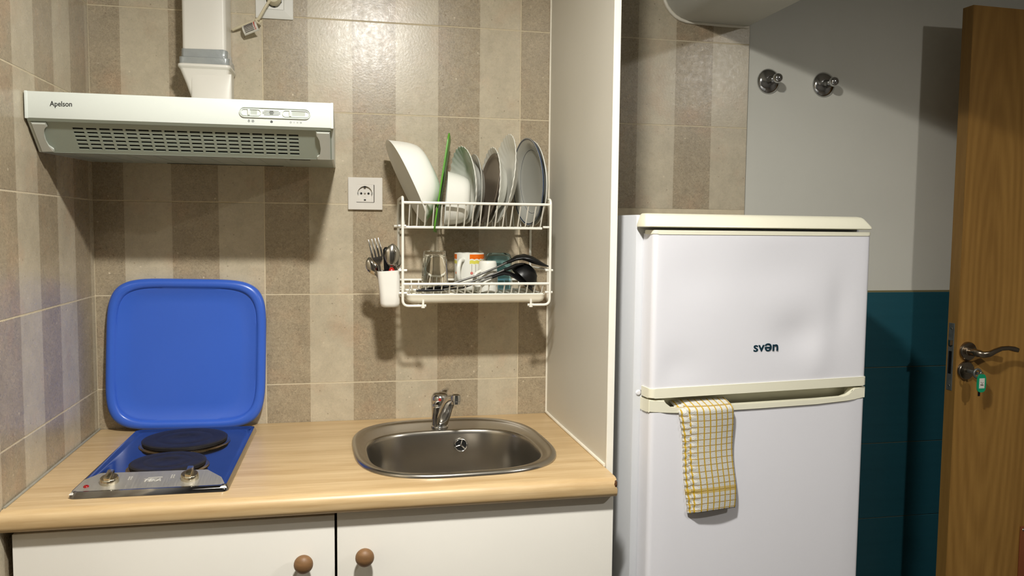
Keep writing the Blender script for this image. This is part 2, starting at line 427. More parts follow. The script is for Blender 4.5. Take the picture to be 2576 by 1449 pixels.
ROWS = [1.8838+0.222*k for k in range(-8, 3)]     # lower edges of the tile rows
GAP = 0.0011
def tile_obj(parent, mat, x0, x1, y0, y1, z0, z1, cache={}):
    cx, cy, cz = (x0+x1)/2, (y0+y1)/2, (z0+z1)/2
    key = (mat.name, round(x1-x0, 4), round(y1-y0, 4), round(z1-z0, 4))
    if key not in cache:
        bm = box(B(), -(x1-x0)/2, (x1-x0)/2, -(y1-y0)/2, (y1-y0)/2, -(z1-z0)/2, (z1-z0)/2, 0.0009, 1)
        me = bpy.data.meshes.new('tile'); bm.to_mesh(me); bm.free(); me.materials.append(mat); cache[key] = me
    o = bpy.data.objects.new('tile', cache[key]); COL.objects.link(o); o.location = (cx, cy, cz); o.parent = parent
    return o
finish(box(B(), -0.007, 1.642, 0.0006, 0.008, 0.0, H), 'grout', M_GROUT, wall_back)
finish(box(B(), -0.008, -0.0006, -1.36, 0.0, 0.0, H), 'grout', M_GROUT, wall_left)
XT = [0.0, X0+3*STRIPE, X0+9*STRIPE, X0+15*STRIPE]
for z in ROWS:
    if z < 0.6: continue
    z1 = min(z+0.222, H-0.002)
    for i in range(3):
        if i == 2:
            tile_obj(wall_back, M_TILE, XT[2]+GAP, 1.0905, 0, 0.008, z+GAP, z1-GAP)
            if z > 1.43: tile_obj(wall_back, M_TILE, 1.104, XT[3], 0, 0.008, z+GAP, z1-GAP)
        else:
            tile_obj(wall_back, M_TILE, XT[i]+(GAP if i else 0.0008), XT[i+1]-GAP, 0, 0.008, z+GAP, z1-GAP)
YT = [0.0, -0.0267-6*STRIPE, -0.0267-12*STRIPE]
for z in ROWS:
    z0 = max(z, 0.0)
    for i in range(2):
        tile_obj(wall_left, M_TILE_L, -0.008, 0, YT[i+1]+GAP, YT[i]-(GAP if i else 0), z0+GAP, min(z+0.222, H-0.002)-GAP)
# teal wainscot to the right of the fridge
for z in ROWS:
    if z > 1.1: continue
    for xa in (1.80, 2.43, 3.06):
        tile_obj(wall_back, M_TEAL, xa+GAP, min(xa+0.63, 3.398)-GAP, -0.001, 0.008, max(z, 0)+GAP*0.8, z+0.222-GAP*0.8-(0.004 if z > 0.98 else 0))
finish(box(B(), 1.80, 3.398, 0.0012, 0.008, 0.0, 1.2179), 'grout', pbr('teal_grout', (120, 112, 78), 0.8), wall_back)
# little ledge of mortar under the striped tiles behind the fridge
finish(box(B(), 1.104, 1.642, 0.001, 0.008, 1.4335, 1.4399), 'mortar_edge', pbr('mortar', (150, 136, 112), 0.85, noise=(80, 0.1)), wall_back)

# plaster beam that runs out from the wall over the fridge
def beam():
    bm = B()
    prof = [(1.3926, H), (1.3926, 2.02)]
    for k in range(9):
        a = PI+PI/2*k/8; prof.append((1.4726+0.08*math.cos(a), 2.0144+0.08*math.sin(a)))
    prof += [(1.56, 1.9322), (1.636, 1.9322), (1.6462, 1.942), (1.6462, H)]
    prism(bm, prof, lambda x, z: (x, 0.0, z), lambda x, z: (x, -3.2, z))
    o = struct(finish(bm, 'ceiling_beam', M_PLASTER, smooth=True, angle=40))
    bm = B()
    tube(bm, [(x-0.002 if x < 1.45 else x, -0.003, z-0.002) for x, z in prof[1:13]], 0.0045, 8)
    finish(bm, 'bead', M_SILICONE, o, smooth=True)
beam()

# ceiling downlights (out of the picture, they light the place)
for d in LAMPS:
    x, y, z = d['loc']; rr_ = d['r']
    t = thing('ceiling_lamp', d['label'], 'lamp', (x, y, z))
    bm = B(); lathe(bm, [(rr_+0.002, z-0.004), (rr_+0.012, z-0.004), (rr_+0.018, z+0.004), (rr_+0.018, H), (rr_+0.002, H)], 36, Matrix.Translation((x, y, 0)), False)
    finish(bm, 'bezel', M_LAMPW, t, True, 40)
    bm = B(); lathe(bm, [(0, z+0.006), (rr_+0.004, z+0.006), (rr_+0.004, z+0.010), (0, z+0.010)], 32, Matrix.Translation((x, y, 0)))
    finish(bm, 'diffuser', M_BULB, t)
    ld = bpy.data.lights.new('lamp_light', 'AREA'); ld.shape = 'DISK'; ld.size = 2*rr_; ld.energy = d['power']; ld.color = d['col']
    lo = bpy.data.objects.new('lamp_light', ld); COL.objects.link(lo); lo.parent = t; lo.location = (0, 0, 0.002)
    lg = bpy.data.lights.new('lamp_glow', 'POINT'); lg.energy = d['glow']; lg.color = d['col']; lg.shadow_soft_size = rr_*0.55      # side light of the domed diffuser
    lo = bpy.data.objects.new('lamp_glow', lg); COL.objects.link(lo); lo.parent = t; lo.location = (0, 0, -0.012)

# ================================================================== WORKTOP, CABINET, PANEL
SINK = dict(cx=0.803, cy=-0.281, a=0.217, b=0.234, n=3.0, rot=math.radians(2.5))
def apply_bool(o, cutter):
    md = o.modifiers.new('b', 'BOOLEAN'); md.operation = 'DIFFERENCE'; md.object = cutter; md.solver = 'EXACT'
    dg = bpy.context.evaluated_depsgraph_get()
    me = bpy.data.meshes.new_from_object(o.evaluated_get(dg)); o.modifiers.clear()
    old = o.data; o.data = me; bpy.data.meshes.remove(old)
    cm = cutter.data; bpy.data.objects.remove(cutter); bpy.data.meshes.remove(cm)
def worktop():
    t = thing('worktop', 'beech-effect kitchen worktop with rounded front edge and chipped corner', 'worktop', (0.545, -0.29, 0.862))
    bm = B()
    prof = [(-0.002, 0.862), (-0.002, 0.90)]
    for k in range(9):
        a = PI/2+PI/2*k/8; prof.append((-0.560+0.0175*math.cos(a), 0.8825+0.0175*math.sin(a)))
    for k in range(1, 8):
        a = PI+PI/2*k/8; prof.append((-0.5645+0.013*math.cos(a), 0.8755+0.0135*math.sin(a)))
    prof += [(-0.5645, 0.862)]
    prism(bm, prof, lambda y, z: (0.002, y, z), lambda y, z: (1.0885, y, z))
    o = finish(bm, 'board', M_TOP, t)
    bm = B(); prism(bm, superell(0.196, 0.205, 3.0, 56, SINK['cx'], SINK['cy'], SINK['rot']), lambda x, y: (x, y, 0.80), lambda x, y: (x, y, 0.95))
    c = finish(bm, 'cut', M_TOP, t)
    apply_bool(o, c)
    bm = B()
    rng = random.Random(3)
    lathe(bm, [(0, -0.010), (0.006, -0.008), (0.0085, -0.002), (0.007, 0.005), (0, 0.009)], 9, Matrix.Translation((1.0910, -0.5740, 0.889)), rmod=lambda a, i: (0.75+0.5*rng.random(), 0.002*rng.random()))
    c = finish(bm, 'cut', M_TOP, t); apply_bool(o, c)
    for p in o.data.polygons: p.use_smooth = True
    o.data.set_sharp_from_angle(angle=math.radians(30))
    bm = B(); lathe(bm, [(0, -0.008), (0.0045, -0.006), (0.0060, -0.001), (0.0045, 0.004), (0, 0.0065)], 9, Matrix.Translation((1.0855, -0.5690, 0.8880)), rmod=lambda a, i: (0.75+0.5*rng.random(), 0.002*rng.random()))
    c = finish(bm, 'chipped_corner', M_SPONGE, t); c['label'] = 'rough brown chipboard where the corner broke off'
    # grey sealant along the left wall
    bm = B(); tube(bm, [(0.0035, -0.003, 0.9015), (0.0032, -0.2, 0.9013), (0.003, -0.40, 0.9012), (0.003, -0.555, 0.9012)], 0.0025, 8)
    finish(bm, 'sealant', pbr('grey_sealant', (150, 146, 132), 0.6, noise=(60, 0.1)), t, True)
worktop()

def cabinet():
    t = thing('base_cabinet', 'white base cabinet with two doors under the worktop', 'cabinet', (0.55, -0.28, 0.0))
    bm = B()
    box(bm, 0.012, 0.028, -0.53, -0.02, 0.10, 0.855); box(bm, 1.066, 1.082, -0.53, -0.02, 0.10, 0.855)
    box(bm, 0.028, 1.066, -0.53, -0.02, 0.10, 0.118); box(bm, 0.028, 1.066, -0.03, -0.02, 0.118, 0.70); box(bm, 0.54, 0.556, -0.53, -0.03, 0.118, 0.70)
    finish(bm, 'carcass', M_CAB, t)
    finish(box(B(), 0.012, 1.082, -0.49, -0.47, 0.0, 0.10), 'plinth', M_CAB, t)
    finish(box(B(), 0.028, 1.066, -0.528, -0.51, 0.80, 0.835), 'front_rail', pbr('rail_dark', (60, 52, 42), 0.8), t)
    for x0, x1, zt, kx, kz in ((0.0125, 0.5505, 0.8535, 0.4955, 0.774), (0.555, 1.0895, 0.8585, 0.6045, 0.7785)):
        bm = B(); box(bm, x0, x1, -0.5525, -0.5345, 0.11, zt, 0.0016, 2)
        d = finish(bm, 'door', M_CAB, t, True, 40)
        bm = B()
        prof = [(0.0, 0.0), (0.0085, 0.0), (0.0072, 0.006), (0.0085, 0.011)]
        for k in range(11):
            a = -PI*0.28+ (PI*0.78)*k/10
            prof.append((max(0.0172*math.cos(a), 0.0), 0.0235+0.0135*math.sin(a)))
        prof[-1] = (0.0, prof[-1][1])
        lathe(bm, prof, 28, frame((kx, -0.5525, kz), (1, 0, 0), (0, 0, 1)))
        finish(bm, 'knob', M_KNOB, d, True, 60)
cabinet()

def side_panel():
    t = thing('side_panel', 'tall cream upright panel between worktop and fridge', 'panel', (1.098, -0.25, 0.0))
    bm = B(); box(bm, 1.0910, 1.1050, -0.4975, -0.0005, 0.002, 2.19)
    finish(bm, 'board', M_PANEL, t)
    bm = B(); box(bm, 1.0908, 1.1052, -0.5005, -0.4975, 0.002, 2.19, 0.0008, 1)
    finish(bm, 'edge_band', M_PANELEDGE, t)
    bm = B(); tube(bm, [(1.0895, -0.004, 0.904), (1.0893, -0.15, 0.9025), (1.0893, -0.33, 0.9025), (1.0895, -0.45, 0.9025), (1.0898, -0.492, 0.9025)], 0.0036, 8)
    tube(bm, [(1.0895, -0.0035, 0.903), (1.0895, -0.003, 1.4), (1.0897, -0.003, 2.185)], 0.0024, 8)
    finish(bm, 'sealant', M_SILICONE, t, True)
side_panel()

# ================================================================== SINK AND TAP
def sink():
    t = thing('sink', 'rounded stainless steel sink bowl set into the worktop', 'sink', (SINK['cx'], SINK['cy'], 0.90))
    seg = 72; r = SINK['rot']
    def lp(a, b, n, cx, cy, z): return [(x, y, z) for x, y in superell(a, b, n, seg, cx, cy, r)]
    cx, cy = SINK['cx'], SINK['cy']; bx, by = 0.802, -0.309
    bm = B()
    loops = [lp(0.217, 0.234, 3.0, cx, cy, 0.9005), lp(0.2165, 0.2335, 3.0, cx, cy, 0.9045), lp(0.213, 0.230, 3.0, cx, cy, 0.9075),
             lp(0.206, 0.223, 3.0, cx, cy, 0.9078), lp(0.2015, 0.2185, 3.0, cx, cy, 0.9045), lp(0.197, 0.213, 3.0, cx, cy, 0.9014),
             lp(0.1895, 0.1715, 3.0, bx, by, 0.9010), lp(0.1862, 0.1680, 3.0, bx, by, 0.9002), lp(0.1838, 0.1655, 3.0, bx, by, 0.8965), lp(0.1825, 0.164, 3.0, bx, by, 0.890),
             lp(0.178, 0.159, 3.0, bx, by, 0.835), lp(0.172, 0.152, 3.0, bx, by, 0.785), lp(0.163, 0.143, 3.0, bx, by, 0.765), lp(0.14, 0.12, 2.8, bx, by, 0.757), lp(0.05, 0.045, 2.0, bx, by, 0.754)]
    loft(bm, loops, False, True)
    finish(bm, 'bowl', M_SINK, t, True, 60)
    # overflow on the back wall of the bowl
    c = Vector((0.842, -0.1535, 0.866)); M = frame(c, (1, 0.04, 0), (0.0, 0.06, 1))
    bm = B(); lathe(bm, [(0.0135, 0.0), (0.0165, 0.0005), (0.0165, 0.003), (0.0150, 0.0042), (0.0128, 0.003), (0.0125, 0.0)], 32, M, False)
    ov = finish(bm, 'overflow', M_CHROME, t, True, 60)
    bm = B(); lathe(bm, [(0, 0.0009), (0.0128, 0.0009)], 28, M, False); finish(bm, 'overflow_hole', M_DARK, ov)
    bm = B()
    for k in range(3):
        a = math.radians(75+120*k); d = Vector((math.cos(a), math.sin(a), 0)); tube(bm, [M @ (d*0.001+Vector((0, 0, 0.0018))), M @ (d*0.0128+Vector((0, 0, 0.0018)))], 0.0017, 6)
    lathe(bm, [(0, 0.0045), (0.003, 0.004), (0.0042, 0.0012)], 16, M, False)
    finish(bm, 'overflow_cross', M_CHROME, ov, True)
    bm = B(); lathe(bm, [(0, 0.7552), (0.03, 0.7552), (0.036, 0.7575), (0.04, 0.7562)], 32, Matrix.Translation((bx, by, 0)), False)
    finish(bm, 'drain', M_CHROME, t, True)
sink()

def faucet():
    bx, by = 0.7955, -0.114
    t = thing('faucet', 'small chrome mixer tap standing on the back rim of the sink', 'faucet', (bx, by, 0.9015))
    T = Matrix.Translation((bx, by, 0))
    bm = B(); lathe(bm, [(0, 0.9015), (0.0205, 0.9015), (0.0212, 0.9035), (0.0205, 0.906), (0.0185, 0.9075), (0.0185, 0.9095), (0, 0.9095)], 36, T)
    finish(bm, 'base_ring', M_CHROME, t, True, 50)
    bm = B(); lathe(bm, [(0.0185, 0.909), (0.0185, 0.915), (0.0192, 0.935), (0.0202, 0.952), (0.0206, 0.9585), (0.0198, 0.9600)], 36, T)
    finish(bm, 'body', M_CHROME, t, True, 50)
    M = Matrix.Translation((bx+0.001, by, 0.961)) @ Matrix.Rotation(math.radians(7), 4, 'X')
    bm = B(); lathe(bm, [(0.0198, 0.0), (0.0218, 0.0015), (0.0220, 0.008), (0.0212, 0.016), (0.0175, 0.0230), (0.0110, 0.0262), (0, 0.0272)], 36, M)
    hd = finish(bm, 'lever_head', M_CHROME, t, True, 50)
    # short lever blade pointing back from the head
    bm = B()
    path = [(bx+0.006, by+0.002, 0.9820), (bx+0.010, by+0.010, 0.9860), (bx+0.016, by+0.022, 0.9880), (bx+0.021, by+0.034, 0.9885)]
    ws = (0.0105, 0.0095, 0.0085, 0.0060); hs = (0.006, 0.004, 0.003, 0.002)
    loops = []
    for p, w, h in zip(path, ws, hs):
        loops.append([(p[0]+w*math.cos(a), p[1]-0.3*w*math.cos(a), p[2]+h*math.sin(a)) for a in [2*PI*k/16 for k in range(16)]])
    loft(bm, loops); finish(bm, 'lever', M_CHROME, t, True, 60)
    d = Vector((-0.34, -0.93, 0.06)); q = M @ Vector((0.0, 0.0, 0.012))+Vector((-0.0035, -0.0212, 0.0))
    bm = B(); lathe(bm, [(0, 0.0012), (0.003, 0.001), (0.0038, 0.0), (0.0038, -0.001)], 16, frame(q, Vector((0.94, -0.33, 0)), Vector((0, 0, 1))))
    finish(bm, 'hot_mark', M_RED, hd, True)
    # spout: a broad arm rising forwards out of the body
    path = [(0.7985, -0.122, 0.9120), (0.8000, -0.131, 0.921), (0.8030, -0.148, 0.940), (0.8065, -0.167, 0.962), (0.8110, -0.185, 0.9800), (0.8160, -0.200, 0.9890), (0.8205, -0.211, 0.9915)]
    w = (0.0145, 0.0145, 0.0142, 0.0136, 0.0130, 0.0124, 0.0115); h = (0.010, 0.012, 0.012, 0.011, 0.0100, 0.0095, 0.008)
    bm = B(); loops = []
    for i, p in enumerate(path):
        a = Vector(path[max(i-1, 0)]); b = Vector(path[min(i+1, len(path)-1)]); tn = (b-a).normalized()
        sx = Vector((0.957, 0.29, 0.0)); nz = sx.cross(tn).normalized()
        loops.append([Vector(p)+sx*x+nz*y for x, y in superell(w[i], h[i], 3.2, 24)])
    loft(bm, loops); sp = finish(bm, 'spout', M_CHROME, t, True, 50)
    bm = B(); lathe(bm, [(0, 0.0), (0.0102, 0.0), (0.0106, 0.006), (0.0118, 0.0068), (0.0122, 0.013), (0.011, 0.0205), (0.006, 0.0235), (0, 0.024)], 28, Matrix.Translation((0.8215, -0.2125, 0.9775)) @ Matrix.Rotation(math.radians(-8), 4, 'X'))
    finish(bm, 'aerator', M_CHROME, sp, True, 40)
faucet()

# ================================================================== HOB AND ITS COVER
def hob():
    t = thing('hob', 'small two-plate electric hob with steel control strip on the worktop', 'hob', (0.2255, -0.282, 0.90), (0, 0, math.radians(-0.6)))
    bm = B()
    def rr(dx, dy, z, r): return [(x, y, z) for x, y in rrect(-0.1315+dx, 0.138-dx, -0.2435+dy, 0.217-dy, r, 5)]
    loft(bm, [rr(0, 0, 0.0005, 0.012), rr(0.0004, 0.0004, 0.004, 0.012), rr(0.004, 0.004, 0.0115, 0.012), rr(0.0075, 0.0075, 0.0120, 0.011), rr(0.0125, 0.0125, 0.0085, 0.010), rr(0.017, 0.017, 0.0075, 0.010)], False, True)
    finish(bm, 'hob_top', M_HOBTOP, t, True, 50)
    # raised control strip
    poly = [(-0.1275, -0.2385), (0.1340, -0.2400), (0.121, -0.206), (0.092, -0.176), (-0.096, -0.172), (-0.118, -0.194)]
    def zt(y): return 0.0105+(y+0.2385)*0.22
    top = [(x, y, zt(y)) for x, y in poly]
    bot = [(x*1.015, y-0.002 if y < -0.23 else y+0.010, 0.0070) for x, y in poly]
    bm = B(); loft(bm, [bot, top], False, True)
    es = [e for e in bm.edges if all(v.co.z > 0.0072 for v in e.verts)]
    bmesh.ops.bevel(bm, geom=es, offset=0.002, segments=3, affect='EDGES', profile=0.6)
    panel = finish(bm, 'control_strip', M_STEEL, t, True, 25)
    sl = Vector((0, 1, 0.22)).normalized(); nrm = Vector((1, 0, 0)).cross(sl)
    def on(x, y, h=0.0): return Vector((x, y, zt(y)))+nrm*h
    for kx, a in ((-0.0715, 0.06), (0.0660, -0.04)):
        M = frame(on(kx, -0.2065), Vector((math.cos(a), 0, 0))+sl*math.sin(a), sl)
        bm = B(); lathe(bm, [(0, 0.0), (0.0160, 0.0), (0.0160, 0.004), (0.0152, 0.0090), (0.0142, 0.0100), (0, 0.0100)], 30, M)
        kn = finish(bm, 'knob', M_KNOBST, t, True, 40)
        bm = B(); box(bm, -0.0056, 0.0056, -0.0160, 0.0160, 0.008, 0.0175, 0.0018, 2); bmesh.ops.transform(bm, matrix=M, verts=bm.verts)
        finish(bm, 'grip', M_KNOBST, kn, True, 40)
    bm = B(); lathe(bm, [(0.0048, 0.0), (0.0048, 0.001), (0.0035, 0.0022), (0, 0.0026)], 20, frame(on(-0.1070, -0.2195), (1, 0, 0), sl)); finish(bm, 'pilot_lamp', M_REDLAMP, t, True, 50)
    mk = pbr('emboss', (235, 233, 226), 0.35, metal=0.6)
    text_mesh('emblem', 'TEKA', 0.0125, mk, panel, frame(on(-0.0135, -0.2110, 0.0004), (1, 0.02, 0), sl), 0.0004, 0.0003, 0.030, 0.25)
    bm = B(); box(bm, 0.0, 0.025, 0, 0.0012, -0.0002, 0.0005); bmesh.ops.transform(bm, matrix=frame(on(-0.0080, -0.1985), (1, 0.02, 0), sl), verts=bm.verts); finish(bm, 'emblem_bar', mk, panel)
    for x in (-0.042, 0.0315):
        bm = B()
        for i in range(2):
            for j in range(3): box(bm, i*0.004, i*0.004+0.0022, j*0.0045, j*0.0045+0.002, -0.0001, 0.0003)
        bmesh.ops.transform(bm, matrix=frame(on(x, -0.202, 0.0002), (1, 0, 0), sl), verts=bm.verts); finish(bm, 'heat_marks', mk, panel)
    # hot plates
    for x, y, r, lab in ((0.001, 0.0915, 0.0880, 'large'), (0.004, -0.0905, 0.0710, 'small')):
        T = Matrix.Translation((x, y, 0))
        bm = B(); lathe(bm, [(r-0.002, 0.0075), (r+0.005, 0.0076), (r+0.0055, 0.0086), (r+0.003, 0.0105), (r-0.001, 0.0115), (r-0.004, 0.012)], 56, T, False)
        ring = finish(bm, 'burner_ring', pbr('stained_steel', (150, 132, 104), 0.25, metal=1.0, noise=(30, 0.15), rnoise=(30, 0.16, 0.35)), t, True, 60)
        bm = B(); lathe(bm, [(r-0.005, 0.0105), (r-0.001, 0.0125), (r, 0.0180), (r-0.0018, 0.0196), (r-0.006, 0.0202), (r*0.66, 0.0200), (r*0.64, 0.0196), (r*0.62, 0.0200), (r*0.32, 0.0200), (r*0.29, 0.0192), (0, 0.0192)], 56, T)
        finish(bm, 'burner', M_IRON, t, True, 40)
hob()

def hob_cover():
    lean = math.radians(-4.5)
    t = thing('hob_cover', 'square blue plastic hob cover with raised rounded rim standing against the tiles', 'cover', (0.2022, -0.0375, 0.9015), Matrix.Rotation(lean, 3, 'X') @ Matrix.Rotation(math.radians(1.0), 3, 'Y'))
    W, Hh = 0.1790, 0.1785
    def lp(ins, d, n=5.2):
        return [(x, d, Hh+z) for x, z in superell(W-ins, Hh-ins, n, 96)]
    bm = B()
    loft(bm, [lp(0.012, 0.012), lp(0.003, 0.010), lp(0.0, 0.003), lp(0.0008, -0.004), lp(0.005, -0.0085), lp(0.011, -0.0102), lp(0.0165, -0.0092), lp(0.0205, -0.0055), lp(0.0225, -0.0015, 5.6),
              lp(0.0265, -0.0012, 5.8), lp(0.0285, 0.0002, 5.8), lp(0.0315, 0.0004, 6), lp(0.0335, 0.0018, 6), lp(0.060, 0.0022, 6)], True, True)
    finish(bm, 'cover_shell', M_BLUE, t, True, 60)
hob_cover()

# ================================================================== COOKER HOOD
def hood():
    XL, XR, YF = 0.0032, 0.5509, -0.405
    ZT, ZB = 1.6240, 1.5752
    t = thing('cooker_hood', 'white extractor hood with slotted grey grille fixed to the tiled wall', 'hood', (0.277, -0.005, 1.52))
    yb = -0.0005
    side = [(yb, 1.528), (yb, ZT-0.002), (YF+0.003, ZT-0.002), (YF+0.003, ZB+0.004), (-0.3930, 1.5712), (-0.3385, 1.5198)]
    for xa in (XL, XR-0.004):
        bm = B(); prism(bm, side, lambda y, z: (xa, y, z), lambda y, z: (xa+0.004, y, z)); finish(bm, 'side_plate', M_WHITE, t)
    bm = B(); box(bm, XL, XR, YF+0.003, yb, ZT-0.0035, ZT-0.0010); finish(bm, 'top_plate', M_WHITE, t)
    bm = B(); box(bm, XL+0.004, XR-0.004, -0.004, yb, 1.529, ZT-0.0035); finish(bm, 'back_plate', M_WHITE, t)
    bm = B(); prism(bm, [(yb, 1.5280), (yb, 1.5305), (-0.3385, 1.5223), (-0.3385, 1.5198)], lambda y, z: (XL+0.004, y, z), lambda y, z: (XR-0.004, y, z))
    bot = finish(bm, 'bottom_plate', M_HOODGREY, t)
    def bz(y): return 1.528+y*0.0242
    for x0, x1, y0, y1 in ((0.17, 0.43, -0.030, -0.024), (0.462, 0.503, -0.310, -0.306)):
        finish(box(B(), x0, x1, y0, y1, bz(y0)-0.0008, bz(y0)+0.0006), 'filter_gap', M_DARK, bot)
    for k in range(9):
        x = 0.05+k*0.05; bm = B()
        prism(bm, [(-0.31, bz(-0.31)), (-0.05, bz(-0.05)), (-0.05, bz(-0.05)-0.0007), (-0.31, bz(-0.31)-0.0007)], lambda y, z: (x, y, z), lambda y, z: (x+0.0009, y, z)); finish(bm, 'bottom_rib', M_HOODGREY, bot)
    # front fascia
    bm = B(); box(bm, XL, XR, YF, YF+0.010, ZB, ZT, 0.0016, 2)
    fas = finish(bm, 'fascia', M_WHITE, t, True, 40)
    bm = B(); prism(bm, [(YF+0.001, ZB+0.0002), (YF+0.014, ZB+0.0002), (YF+0.014, ZB-0.0045), (YF+0.0062, ZB-0.0045)], lambda y, z: (XL+0.002, y, z), lambda y, z: (XR-0.002, y, z)); finish(bm, 'lower_lip', M_HOODGREY, fas)
    for xa, xb in ((XL-0.0004, XL+0.0055), (XR-0.0055, XR+0.0004)):
        bm = B(); box(bm, xa, xb, YF-0.0006, YF+0.012, ZB-0.0008, ZT+0.0005, 0.0012, 2); finish(bm, 'end_cap', M_WHITE, fas, True, 40)
    def fp(x, z, h=0.0): return (x, YF-h, z)
    def fbox(bm, x0, x1, h0, h1, z0, z1, bev=0.0, seg=1): box(bm, x0, x1, YF-h1, YF-h0, z0, z1, bev, seg)
    # control panel
    CX0, CX1, CZ0, CZ1 = 0.3752, 0.5080, 1.5896, 1.6106
    def cl(g, h): return [fp(x, z, h) for x, z in rrect(CX0+g, CX1-g, CZ0+g, CZ1-g, 0.0104-g, 8)]
    bm = B(); loft(bm, [cl(0, 0.0), cl(0.0005, 0.0030), cl(0.0016, 0.0034), cl(0.0023, 0.0006)], False, True)
    cp = finish(bm, 'control_panel', M_WHITE, fas, True, 40)
    for x0, x1, sx in ((0.3790, 0.4152, 0.3932), (0.4555, 0.5046, 0.4699)):
        def sl_(g, h): return [fp(x, z, h) for x, z in rrect(x0-0.001+g, x1+0.001-g, 1.5932+g, 1.6070-g, 0.0066-g, 8)]
        bm = B(); loft(bm, [sl_(0.0, 0.0006), sl_(0.0005, 0.0026), sl_(0.0016, 0.0026), sl_(0.0021, 0.0007)], False, False); finish(bm, 'switch_slot', M_WHITE, cp, True, 40)
        bm = B(); fbox(bm, sx-0.0019, sx+0.0019, 0.0004, 0.0045, 1.5945, 1.6068, 0.0007, 2); finish(bm, 'slider', M_WHITE, cp, True, 40)
        bm = B(); fbox(bm, sx+0.0032, x1-0.007, 0.0005, 0.0009, 1.5962, 1.6044); finish(bm, 'slot_floor', pbr('slot_grey', (176, 182, 174), 0.5), cp)
    for k, w in enumerate((0.0138, 0.0165, 0.0165, 0.0138)):
        z = 1.5962+k*0.0026; bm = B(); fbox(bm, 0.4350-w, 0.4350+w, 0.0004, 0.0022, z, z+0.0011, 0.0004, 1); finish(bm, 'vent_rib', M_WHITE, cp, True, 40)
    for k, w in enumerate((0.0031, 0.0043, 0.0033)):
        z = 1.5975+k*0.0026; bm = B(); fbox(bm, 0.4350-w, 0.4350+w, 0.0004, 0.0014, z, z+0.0012); finish(bm, 'pilot_window', M_BLACK, cp)
    # printed symbols
    def ringmark(bm, x, z, r, w=0.0004): tube(bm, [fp(x+r*math.cos(2*PI*k/14), z+r*math.sin(2*PI*k/14), 0.0002) for k in range(14)], w, 5, True)
    def bar(bm, x, z, w, h): fbox(bm, x-w/2, x+w/2, -0.0002, 0.0003, z-h/2, z+h/2)
    ZS = 1.5838
    bm = B(); ringmark(bm, 0.3930, ZS-0.0004, 0.0015); bar(bm, 0.3930, ZS+0.0019, 0.0010, 0.0018); finish(bm, 'bulb_symbol', M_LOGOBLK, fas)
    bm = B(); ringmark(bm, 0.4003, ZS, 0.0014)
    for k in range(8): a = 2*PI*k/8; bar(bm, 0.4003+0.0025*math.cos(a), ZS+0.0025*math.sin(a), 0.0007, 0.0007)
    finish(bm, 'lit_bulb_symbol', M_LOGOBLK, fas)
    bm = B(); ringmark(bm, 0.4347, ZS, 0.0021)
    for k in range(3): a = PI/2+2*PI*k/3; tube(bm, [fp(0.4347, ZS, 0.0002), fp(0.4347+0.0018*math.cos(a), ZS+0.0018*math.sin(a), 0.0002)], 0.0007, 5)
    finish(bm, 'fan_symbol', M_LOGOBLK, fas)
    mg = pbr('mark_grey', (110, 112, 108), 0.5)
    bm = B(); ringmark(bm, 0.4705, ZS, 0.0014, 0.0003); finish(bm, 'speed_mark', mg, fas)
    for x, n in ((0.4767, 1), (0.4831, 2), (0.4894, 3)):
        bm = B()
        for k in range(n): bar(bm, x+(k-(n-1)/2)*0.0014, ZS, 0.0006, 0.0032)
        finish(bm, 'speed_mark', mg, fas)
    text_mesh('brand_lettering', 'Apelson', 0.0134, M_LOGOBLK, fas, frame(fp(0.0453, 1.5977, 0.0002), (1, 0, 0.02), (0, 0, 1)), 0.00008, 0.0002, 0.0373)
    # sloping slotted grille
    p0 = Vector((0, -0.3940, 1.5715)); p1 = Vector((0, -0.3390, 1.5206)); L = (p1-p0).length; sd = (p1-p0)/L; nn = sd.cross(Vector((1, 0, 0)))
    if nn.y > 0: nn = -nn
    SK = L/0.0784
    def mx(x): return 0.5694+(x-0.5694)*1.0248
    def sp(x, s, h=0.0): return Vector((x, 0, 0))+p0+sd*(s*SK)+nn*h
    cols = [(mx(0.0878+0.02235*k), mx(0.0878+0.02235*k+0.0177)) for k in range(18)]
    rows = [(0.0135+0.0101*k, 0.0135+0.0101*k+0.0049) for k in range(6)]
    xs = sorted([XL+0.004, XR-0.004]+[v for c in cols for v in c]); ss = sorted([0.0, 0.0784]+[v for r in rows for v in r])
    bm = B(); grid = [[bm.verts.new(sp(x, s)) for s in ss] for x in xs]
    cs = set(round(c[0], 6) for c in cols); rs = set(round(r[0], 6) for r in rows)
    for i in range(len(xs)-1):
        for j in range(len(ss)-1):
            if round(xs[i], 6) in cs and round(ss[j], 6) in rs: continue
            bm.faces.new((grid[i][j], grid[i+1][j], grid[i+1][j+1], grid[i][j+1]))
    ret = bmesh.ops.extrude_face_region(bm, geom=bm.faces[:])
    bmesh.ops.translate(bm, verts=[v for v in ret['geom'] if isinstance(v, bmesh.types.BMVert)], vec=-nn*0.002)
    finish(bm, 'grille', M_HOODGREY, t)
    bm = B(); c4 = [sp(XL+0.006, 0.003, -0.007), sp(XR-0.006, 0.003, -0.007), sp(XR-0.006, 0.0735, -0.007), sp(XL+0.006, 0.0735, -0.007)]
    loft(bm, [c4, [v-nn*0.003 for v in c4]]); finish(bm, 'slot_shade_sheet', M_DARK, t)  # filter sheet coloured black to paint the hood's inner shade behind the slots
    # white end brackets of the grille
    armL = [(0.0232, 0.001), (0.0475, 0.001), (0.0478, 0.0100), (0.0405, 0.0155), (0.0375, 0.031), (0.0362, 0.048), (0.0378, 0.0600), (0.0445, 0.0690), (0.0440, 0.0745), (0.0232, 0.0755)]
